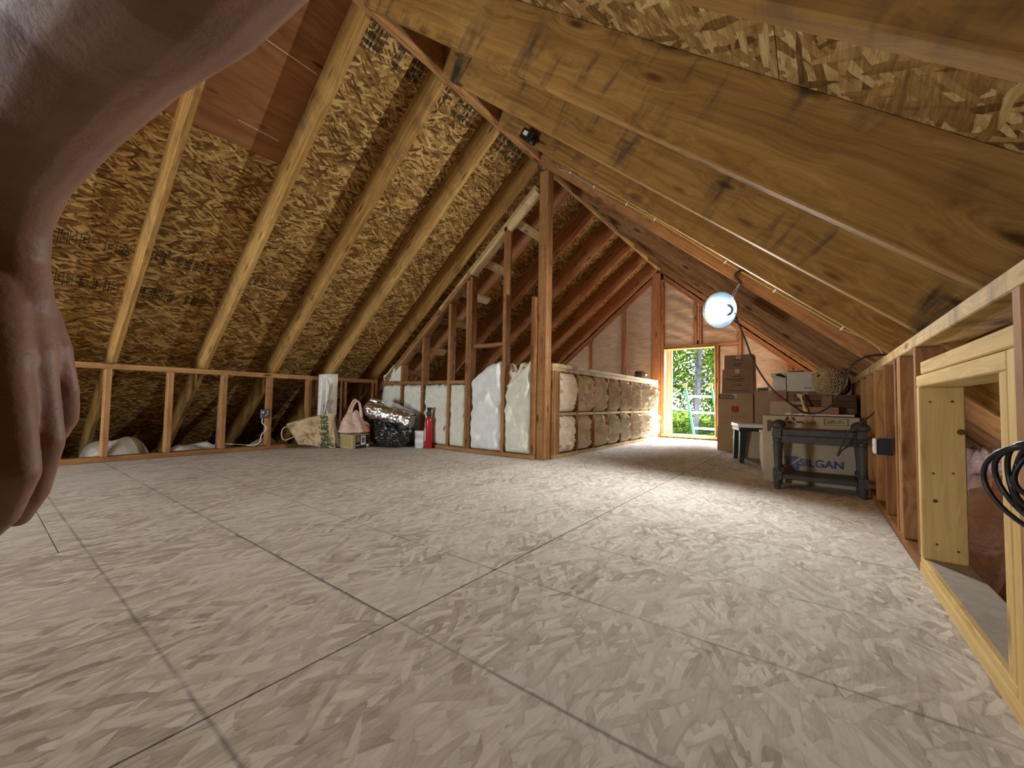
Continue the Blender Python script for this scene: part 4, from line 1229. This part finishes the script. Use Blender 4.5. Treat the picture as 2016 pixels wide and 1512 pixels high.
# roll of speckled padding standing behind
e = empty('padding_roll', (-4.32, 2.42, 0), 'upright roll of white speckled padding against the knee wall', 'roll')
rc = Vector((-4.392, 2.405, 0))
mb = MB()
def spiral(s, v):
    a = s * 2 * math.pi * 3.2; r_ = .095 - .018 * s * 1.0 * (1 - .0) * 0 - .022 * (s)
    r_ = .100 - .04 * s
    return (rc.x + r_ * math.cos(a + 4.5), rc.y + r_ * math.sin(a + 4.5), .002 + .80 * v + .012 * math.sin(a * .5))
mb.grid(spiral, 110, 14); mb.build('sheet', M['carpet'], e, smooth=True, solid=.008)
mb = MB()
def tail(s, v):
    return (rc.x + .085 + .012 * s - .02 * math.sin(v * 6), rc.y - .085 - .055 * s, .06 + .70 * v - .03 * s + .01 * math.sin(v * 9))
mb.grid(tail, 6, 16); mb.build('loose_end', M['white'], e, smooth=True, solid=.005)
mb = MB()
q = [(rc.x + .106, rc.y - .040 + dy, z) for z, dy in ((.30, .012), (.44, .0), (.56, -.012), (.70, .016), (.71, .040), (.56, .012), (.44, .026), (.30, .036))]
mb.add(q, [tuple(range(8))]); mb.build('torn_backing', M['paper'], e, solid=.003)
# metal flashing strip leaning on it
e = empty('metal_strip', (-4.19, 2.42, 0), 'bent galvanised metal strip leaning on the padding roll', 'metal strip')
mb = MB(); s0, s1 = Vector((-4.155, 2.425, .012)), Vector((-4.245, 2.335, .46))
wv = Vector((.35, .65, .0)).normalized()
mb.add([s0 - wv * .022, s0 + wv * .022, s1 + wv * .022, s1 - wv * .022], [(0, 1, 2, 3)]); mb.build('strip', M['steel'], e, solid=.003)
mb = MB(); t0 = s1; t1 = s1 + Vector((.01, .03, .06))
mb.add([t0 - wv * .028, t0 + wv * .030, t1 + wv * .034, t1 - wv * .012], [(0, 1, 2, 3)]); mb.build('bent_tab', M['steel'], e, solid=.003)

# carton with a picture of a small appliance, side towards the room
e = empty('appliance_carton', (-4.06, 2.52, 0), 'mustard brown carton with a black printed end under the beige bag', 'box')
cb = [Vector((-3.917, 2.440, 0)), Vector((-4.314, 2.436, 0)), Vector((-3.992, 2.690, 0))]
ex = (cb[1] - cb[0]); ey = (cb[2] - cb[0])
am = Matrix((ex, ey, Vector((0, 0, 1)))).transposed().to_4x4(); am.translation = cb[0]
mb = MB(); mb.box(0, 1, 0, 1, .001, .150, am); mb.build('body', M['goldbox'], e)
mb = MB(); mb.box(-.006, -.002, .16, .985, .003, .142, am); mb.build('printed_end', M['ink_k'], e)
mb = MB(); mb.box(-.009, -.006, .46, .74, .035, .135, am); mb.build('appliance_picture', M['white'], e)
mb = MB(); mb.box(-.012, -.009, .52, .68, .060, .120, am); mb.build('appliance_screen', plain('grey print', (.10, .10, .11), .6), e)
mb = MB(); mb.box(-.009, -.006, .80, .95, .010, .040, am); mb.build('corner_picture', M['white'], e)
mb = MB()
for k in range(3): mb.box(-.009, -.006, .20 + .07 * k, .25 + .07 * k, .030, .042, am)
for k in range(5): mb.box(-.009, -.006, .20, .40, .075 + .012 * k, .079 + .012 * k, am)
mb.build('print_line', M['card_w'], e)
mb = MB()
for k in range(5):
    for r_ in range(8): mb.box(.10 + .17 * k, .22 + .17 * k - (.03 if r_ % 3 == 0 else 0), -.008, -.004, .022 + r_ * .014, .027 + r_ * .014, am)
mb.build('print_block', plain('brown print', (.22, .15, .05), .8), e)
mb = MB(); mb.box(.0, 1, .45, .55, .1502, .1515, am); mb.build('tape', M['tape'], e)

# beige carrier bag on that carton
e = empty('carrier_bag', (-4.07, 2.55, .152), 'knotted beige plastic carrier bag standing on the mustard carton', 'bag')
bc = Vector((-4.110, 2.560, .1525))
def cb_(s, v):
    a = s * 2 * math.pi
    fold = 1 + (.05 + .10 * v) * math.sin(a * 5 + 2.5 * v + 1.2 * math.sin(a * 2)) + .12 * fbm((math.cos(a) * 1.8, math.sin(a) * 1.8, v * 2.5 + 1), 1.0, 4)
    r_ = (.150 * max(0.0, 1 - v) ** .80 + .040) * fold * min(1, .62 + v * 5)
    return bc + Vector((r_ * .80 * math.cos(a) - .02 * v, r_ * math.sin(a), .250 * v + .012 * math.sin(a * 3) * v))
mb = MB(); mb.grid(cb_, 64, 24, closed_u=True); mb.build('body', M['film'], e, smooth=True)
top = bc + Vector((0, 0, .25))
dirY = Vector((.50, .86, 0))
for k, (ox, w_) in enumerate(((-.012, 1.0), (.020, .85))):
    pts = [top + dirY * (-.055 * w_) + Vector((ox, 0, -.045)), top + dirY * (-.030 * w_) + Vector((ox, 0, .045)), top + dirY * .010 + Vector((ox, 0, .125 * w_)), top + dirY * (.055 * w_) + Vector((ox, 0, .085)), top + dirY * (.075 * w_) + Vector((ox, 0, .0)), top + dirY * (.080 * w_) + Vector((ox, 0, -.075))]
    P = pts; out = []
    for i in range(len(P) - 1):
        p0 = P[max(0, i - 1)]; p1 = P[i]; p2 = P[i + 1]; p3 = P[min(len(P) - 1, i + 2)]
        for q_ in range(5):
            t_ = q_ / 5; out.append(.5 * ((2 * p1) + (p2 - p0) * t_ + (2 * p0 - 5 * p1 + 4 * p2 - p3) * t_ ** 2 + (3 * p1 - p0 - 3 * p2 + p3) * t_ ** 3))
    out.append(P[-1])
    mb = MB(); mb.tube(out, [.020 - .010 * math.sin(math.pi * i_ / (len(out) - 1)) for i_ in range(len(out))], 7); mb.build('handle', M['film'], e, smooth=True)
mb = MB(); mb.lathe([(.01, .0), (.05, .01), (.066, .05), (.060, .10), (.03, .13), (.004, .135)], 14, Matrix.Translation(bc + Vector((-.01, .135, .0)))); mb.build('side_bulge', M['film'], e, smooth=True)
mb = MB(); mb.lathe([(.01, .0), (.03, .006), (.036, .04), (.026, .085), (.004, .10)], 12, Matrix.Translation(bc + Vector((.060, .130, .0)))); mb.build('red_packet', M['redprint'], e, smooth=True)

# black bin bag
e = empty('bin_bag', (-3.93, 2.86, 0), 'stuffed black bin bag on the floor under the foil roll', 'bag')
bb = Vector((-3.895, 2.905, .0))
def bn(s, v):
    a = s * 2 * math.pi; ph = v * math.pi
    rr = max(0.0, math.sin(ph)) ** .7
    q = Vector((math.cos(a) * rr, math.sin(a) * rr, -math.cos(ph)))
    k = 1 + .16 * fbm((q.x * 1.6 + 3, q.y * 1.6, q.z * 1.6), 1.0, 5) + .07 * abs(math.sin(a * 7 + q.z * 5 + 2 * rng((q.x * 3, q.y * 3, q.z * 3)))) - .05
    k += .075 * (1 - 2 * abs(rng((q.x * 4 + 1, q.y * 4, q.z * 4)))) + .035 * (1 - 2 * abs(rng((q.x * 9, q.y * 9, q.z * 9)))) - .06
    z = (q.z + 1) / 2 * .285 * k
    return (bb.x + .285 * q.x * k, bb.y + .18 * q.y * k, max(.002, z - .012))
mb = MB(); mb.grid(bn, 110, 60, closed_u=True); mb.build('body', M['liner'], e, smooth=True)
mb = MB(); mb.grid(lambda s, v: (-4.17 + .085 * math.cos(s * 6.283) * abs(math.sin(v * 3.1416)) ** .8, 2.82 + .085 * math.sin(s * 6.283) * abs(math.sin(v * 3.1416)) ** .8, .215 - .075 * math.cos(v * 3.1416) + .01 * math.sin(s * 40)), 32, 14, closed_u=True); mb.build('knotted_corner', M['liner'], e, smooth=True)

# foil insulation roll on top
e = empty('foil_roll', (-3.9, 2.88, .2), 'shiny foil bubble insulation roll lying across the black bin bag', 'roll')
r0, r1 = Vector((-4.13, 2.745, .425)), Vector((-3.625, 2.985, .285))
axis = (r1 - r0).normalized(); pa = axis.orthogonal().normalized(); pb = axis.cross(pa)
def fr(s, v):
    a = s * 2 * math.pi
    rad = .090 + .010 * fbm((math.cos(a) * 3, math.sin(a) * 3, v * 8), 1.0, 4) + .004 * abs(math.sin(v * 26))
    return r0 + (r1 - r0) * v + (pa * math.cos(a) + pb * math.sin(a)) * rad
mb = MB(); mb.grid(fr, 56, 70, closed_u=True); mb.build('outer_wrap', M['foil'], e, smooth=True)
for rr, endp, sgn in ((.085, r0, -1), (.085, r1, 1)):
    mb = MB(); mb.tube([endp - axis * .01 * sgn, endp + axis * .006 * sgn], .080, 24); mb.build('roll_end', M['foil'], e)
def fl(u, v):
    base = r0 + (r1 - r0) * (.02 + .20 * u)
    return base + Vector((-.02, .0, .095)) + Vector((-.05 * v, .02 * v, .055 * math.sin(v * 3.0))) + axis * .14 * v
mb = MB(); mb.grid(fl, 8, 8); mb.build('loose_flap', M['foil'], e, smooth=True, solid=.003)
def cf(u, v):
    base = r0 + (r1 - r0) * (.35 + .62 * u)
    return base + Vector((0, .085 + .05 * v, .03 + .11 * math.sin(v * 2.2) * (1 - .5 * u) + .01 * rng((u * 6, v * 6, 1))))
mb = MB(); mb.grid(cf, 14, 10); mb.build('clear_wrapper', M['clear'], e, smooth=True)
mb = MB(); mb.tube([r1 + Vector((.0, -.02, -.095)), r1 + Vector((-.03, -.03, -.125))], [.02, .012], 8); mb.build('wrapper_tail', M['clear'], e)

# two white tubs, one on the other
for k, lb in enumerate(('lower of the two stacked white plastic tubs beside the bin bag', 'upper of the two stacked white plastic tubs beside the bin bag')):
    z = k * .0955
    e = empty('plastic_tub', (-3.553, 3.055, z), lb, 'tub', 'stacked white tubs')
    mt = Matrix.Translation((-3.553, 3.055, z))
    mb = MB(); mb.lathe([(.060, .001), (.063, .004), (.066, .072), (.066, .076)], 26, mt); mb.build('body', M['tub'], e, smooth=True)
    mb = MB(); mb.lathe([(.067, .0765), (.0685, .078), (.0685, .091), (.066, .0945), (.01, .0945)], 26, mt); mb.build('lid', M['white'], e, smooth=True)
    mb = MB()
    for a in range(9):
        an = -1.9 + .16 * a
        for r_ in range(3):
            p = Vector((.0668 * math.cos(an), .0668 * math.sin(an), .024 + .015 * r_))
            mm = mt @ Matrix.Translation(p) @ Matrix.Rotation(an, 4, 'Z'); mb.box(-.0004, .0006, -.0035, .0035, -.003, .003, mm)
    mb.build('print_line', plain('faint grey print', (.38, .40, .42), .7), e)

# fire extinguisher
e = empty('fire_extinguisher', (-3.44, 3.10, 0), 'red fire extinguisher with black head standing by the partition', 'extinguisher')
mt = Matrix.Translation((-3.445, 3.075, 0))
mb = MB(); mb.lathe([(.036, .001), (.0405, .005), (.0405, .30), (.039, .322), (.032, .343), (.022, .354), (.018, .357)], 28, mt); mb.build('cylinder', M['red'], e, smooth=True)
mb = MB(); mb.lathe([(.024, .357), (.026, .360), (.026, .400), (.0225, .405), (.0225, .432), (.029, .438), (.029, .452), (.024, .456), (.002, .456)], 20, mt); mb.build('valve_head', M['black'], e, smooth=True)
mb = MB(); mb.box(-.010, .010, -.036, -.020, .372, .400, mt); mb.build('nozzle', M['black'], e, bevel=.003)
mb = MB()
for k in range(9):
    a0 = math.radians(-160 + 62 * k / 8) ; a1 = math.radians(-160 + 62 * (k + 1) / 8)
    q = [mt @ Vector((.0409 * math.cos(a), .0409 * math.sin(a), z)) for a, z in ((a0, .085), (a1, .085), (a1, .22), (a0, .22))]
    if k < 8: mb.add(q, [(0, 1, 2, 3)])
mb.build('label_sticker', M['white'], e)
# ------------------------------------------------------------------ the person: a bare left arm reaching down in front of the viewer
BONES = [
    ('arm', [(-.34, -.42, .93, .062), (-.22, -.20, .85, .054), (-.125, -.02, .775, .049), (-0.1456, 0.0553, 0.7607, 0.046), (-0.2255, 0.0406, 0.7416, 0.045), (-0.2916, 0.0298, 0.7397, 0.043), (-0.3608, 0.0176, 0.7224, 0.0385), (-0.4229, 0.006, 0.6906, 0.031), (-0.4860, -0.0050, 0.6545, 0.0235)]),  # upper arm, out of view, routed to block light from the forearm
    ('bridge', [(-0.4000, 0.0110, 0.7020, 0.029), (-0.4480, 0.0080, 0.6620, 0.0225), (-0.4560, 0.0105, 0.6330, 0.0205), (-0.4437, 0.0151, 0.6009, 0.019)]),
    ('palm1', [(-0.4776, 0.0003, 0.6504, 0.0235), (-0.4581, 0.0146, 0.6138, 0.0185), (-0.4403, 0.0325, 0.5707, 0.0115)]),
    ('palm2', [(-0.4806, -0.0017, 0.6467, 0.023), (-0.4493, 0.0106, 0.6061, 0.02), (-0.4268, 0.023, 0.5653, 0.013)]),
    ('palm3', [(-0.4835, -0.0039, 0.6467, 0.023), (-0.4421, 0.0052, 0.6021, 0.021), (-0.4164, 0.0113, 0.5596, 0.014)]),
    ('palm4', [(-0.4894, -0.0081, 0.6429, 0.022), (-0.4515, -0.0039, 0.6015, 0.021), (-0.427, -0.001, 0.559, 0.0145)]),
    ('pinky', [(-0.4397, 0.033, 0.57, 0.0105), (-0.4408, 0.0402, 0.5416, 0.0083), (-0.4562, 0.0431, 0.5216, 0.0078), (-0.4805, 0.0411, 0.5071, 0.007)]),
    ('ring', [(-0.4263, 0.0235, 0.564, 0.0115), (-0.4111, 0.0313, 0.508, 0.0088), (-0.4268, 0.028, 0.4736, 0.0084), (-0.4582, 0.0234, 0.4514, 0.0076)]),
    ('middle', [(-0.4164, 0.0113, 0.559, 0.0122), (-0.3843, 0.0192, 0.4918, 0.0094), (-0.402, 0.014, 0.4649, 0.0088), (-0.4332, 0.0071, 0.4471, 0.008)]),
    ('index', [(-0.427, -0.0009, 0.5584, 0.0125), (-0.3871, 0.0037, 0.4964, 0.0096), (-0.404, -0.0032, 0.4717, 0.009), (-0.4334, -0.0111, 0.4559, 0.0082)]),
    ('thumb', [(-0.5029, -0.0122, 0.6331, 0.016), (-0.4979, -0.0227, 0.593, 0.013), (-0.4832, -0.0259, 0.5497, 0.0112), (-0.477, -0.0251, 0.5196, 0.0098)]),
]
mb = MB()
def capsule(p, q, ra, rb, n=20):
    p, q = Vector(p), Vector(q); ax = (q - p); L = ax.length; ax.normalize()
    m_ = Matrix.Translation(p) @ ax.to_track_quat('Z', 'Y').to_matrix().to_4x4()
    prof = [(ra * math.sin(k / 6 * math.pi / 2) + 1e-4, -ra * math.cos(k / 6 * math.pi / 2)) for k in range(7)]
    prof += [(rb * math.cos(k / 6 * math.pi / 2) + 1e-4, L + rb * math.sin(k / 6 * math.pi / 2)) for k in range(7)]
    mb.lathe(prof, n, m_)
for nm, ch in BONES:
    for a, b in zip(ch, ch[1:]): capsule(a[:3], b[:3], a[3], b[3])
po = mb.build('person', M['skin'], None, smooth=True)
md = po.modifiers.new('remesh', 'REMESH'); md.mode = 'VOXEL'; md.voxel_size = .0020; md.use_smooth_shade = True
md = po.modifiers.new('smooth', 'SMOOTH'); md.factor = .5; md.iterations = 6
dg = bpy.context.evaluated_depsgraph_get()
me = bpy.data.meshes.new_from_object(po.evaluated_get(dg))
po.modifiers.clear()
for p in me.polygons: p.use_smooth = True
po.data = me
if not me.materials: me.materials.append(M['skin'])
sv = MB(); _mb = mb; mb = sv
capsule((-.35, -.44, .94), (-.27, -.29, .885), .072, .068)
mb.build('sleeve', plain('grey cotton sleeve', (.10, .10, .11), .9), po, smooth=True)
mb = _mb
tag(po, 'bare forearm and hand of a person reaching down at the left edge', 'person')

# ------------------------------------------------------------------ outside the doorway
gr = MB()
def gfn(u, v):
    y = 7.2 + 60 * v; x = -30 + 60 * u
    z = -2.6 + 2.2 * min(1, (y - 7.2) / 14) + .15 * fbm((x * .2, y * .2, 1), 1.0, 3)
    return (x, y, z)
gr.grid(gfn, 40, 40)
o = gr.build('ground', M['grass'], None, smooth=True); tag(o, 'sunlit lawn below the gable door', None, None, 'structure')
lad = empty('ladder', (-1.48, 7.3, -2.2), 'green ladder with orange caps leaning outside the open doorway', 'ladder')
la, lb_ = Vector((-1.722, 7.22, .885)), Vector((-1.480, 8.35, -2.2))
ra_, rb_ = Vector((-1.322, 7.22, .880)), Vector((-1.04, 8.35, -2.2))
for a, b in ((la, lb_), (ra_, rb_)):
    mb = MB()
    d = (b - a).normalized(); sx_ = Vector((.014, 0, 0)); sy_ = Vector((0, .035, 0))
    mb.add([a - sx_ - sy_, a + sx_ - sy_, a + sx_ + sy_, a - sx_ + sy_, b - sx_ - sy_, b + sx_ - sy_, b + sx_ + sy_, b - sx_ + sy_],
           [(3, 2, 1, 0), (4, 5, 6, 7), (0, 1, 5, 4), (1, 2, 6, 5), (2, 3, 7, 6), (3, 0, 4, 7)])
    mb.build('rail', M['ladder_g'], lad, bevel=.003)
    mb = MB(); mb.box(a.x - .024, a.x + .024, a.y - .042, a.y + .042, a.z - .045, a.z + .012); mb.build('cap', M['orange'], lad, bevel=.006)
for k in range(10):
    t_ = (.218 + .29 * k) / (la - lb_).length
    p, q = la.lerp(lb_, t_), ra_.lerp(rb_, t_)
    mb = MB(); mb.tube([p, q], .016, 10); mb.build('rung', M['ladder_w'], lad, smooth=True)

def tree(label, x, y, h, r, crown, mat, seed, lean=(0, 0), nleaf=1500, group='trees beyond the doorway', base=-.5, low=.25):
    rd = random.Random(seed)
    e = empty('tree', (x, y, base), label, 'tree', group)
    mb = MB(); mb.tube([(x + lean[0] * t_ + .05 * math.sin(t_ * 5), y + lean[1] * t_, base + h * t_) for t_ in [k / 10 for k in range(11)]], [r * (1 - .6 * k / 10) for k in range(11)], 12)
    mb.build('trunk', M['bark'], e, smooth=True)
    mb = MB()
    for k in range(9):
        z = base + h * rd.uniform(low, .95); a = rd.uniform(0, 6.28); L_ = crown * rd.uniform(.5, .95)
        t0 = (z - base) / h
        mb.tube([(x + lean[0] * t0, y + lean[1] * t0, z), (x + lean[0] * t0 + L_ * .6 * math.cos(a), y + L_ * .6 * math.sin(a), z + L_ * .12), (x + L_ * math.cos(a), y + L_ * math.sin(a), z + L_ * .1)], [r * .3, r * .18, r * .06], 6)
    ob_ = mb.build('branches', M['bark'], e); ob_['kind'] = 'stuff'
    mb = MB()
    blobs = [(x + rd.gauss(0, crown * .45), y + rd.gauss(0, crown * .45), base + h * rd.uniform(low, 1.0), crown * rd.uniform(.25, .5)) for _ in range(44)]
    for k in range(nleaf):
        bx, by, bz, br = blobs[rd.randrange(len(blobs))]
        v = Vector((rd.gauss(0, 1), rd.gauss(0, 1), rd.gauss(0, .7))).normalized() * br * rd.random() ** .4
        c0 = Vector((bx, by, bz)) + v
        s_ = rd.uniform(.06, .13)
        n_ = Vector((rd.gauss(0, 1), rd.gauss(0, 1), rd.gauss(0, 1) + .6)).normalized()
        a_ = n_.orthogonal().normalized() * s_; b_ = n_.cross(a_) * .55
        mb.add([c0 - a_, c0 - b_ * .8, c0 + a_, c0 + b_ * .8], [(0, 1, 2, 3)])
    o = mb.build('foliage', mat, e); o['kind'] = 'stuff'
    return e
tree('birch like tree with a pale straight trunk in the middle of the doorway view', -3.35, 15.5, 9.0, .085, 2.4, M['leaf'], 3, (.35, 0), 11000, low=.22)
tree('leaning grey tree at the left side of the doorway view', -4.6, 14.2, 8.0, .085, 2.0, M['leaf2'], 5, (.55, 0), 11000, low=.2)
tree('slim tree standing far behind in the doorway view', -4.3, 20.0, 9.5, .12, 2.8, M['leaf'], 8, (0, 0), 11000, low=.02)
tree('broad leafy tree at the right of the doorway view', -2.0, 19.0, 9.0, .12, 3.0, M['leaf'], 11, (-.2, 0), 11000, low=.02)
tree('dense green tree filling the back left of the doorway view', -6.8, 22.0, 10.0, .2, 3.4, M['leaf2'], 14, (0, 0), 11000, low=.0)
tree('tall green tree behind the ladder', -4.6, 26.0, 11.0, .2, 3.8, M['leaf'], 17, (0, 0), 11000, low=.0)

# ------------------------------------------------------------------ pieces that belong to a part rather than to the whole thing
SUBS = {'print': 'body', 'print_line': 'body', 'print_block': 'body', 'print_frame': 'body', 'size_band': 'body', 'size_word': 'body',
        'logo_square': 'body', 'logo_strokes': 'body', 'label_band': 'body', 'brand_word': 'body', 'brand_mark': 'body', 'recycling_mark': 'body', 
        'sticker': 'body', 'bare_wire': 'body', 'cable_clamp': 'body', 'black_grip': 'lid', 'label_sticker': 'cylinder', 'nozzle': 'valve_head', 'guard_pin': 'reflector',
        'letter': 'body', 'printed_leaf': 'body', 'printed_end': 'body', 'appliance_picture': 'body', 'appliance_screen': 'body', 'corner_picture': 'body', 'knotted_corner': 'body',
        'corner_clip': 'panel', 'sawn_end': 'plank', 'side_peg': 'leg', 'cap': 'rail', 'branches': 'trunk', 'twine': 'windings', 'slat_brace': 'slat', 'bent_tab': 'strip', 'loose_flap': 'outer_wrap', 'torn_backing': 'sheet'}
bpy.context.view_layer.update()
base = lambda o: o.name.split('.')[0]
for e in [o for o in sc.objects if o.parent is None and o.type == 'EMPTY' and o.get('category')]:
    kids = list(e.children)
    for c in kids:
        t_ = SUBS.get(base(c))
        if not t_: continue
        cand = [k for k in kids if base(k) == t_ and k is not c]
        if not cand: continue
        tgt = min(cand, key=lambda k: (k.matrix_world.translation - c.matrix_world.translation).length)
        w_ = c.matrix_world.copy()
        c.parent = tgt
        c.matrix_parent_inverse = tgt.matrix_world.inverted()
        c.matrix_basis = w_
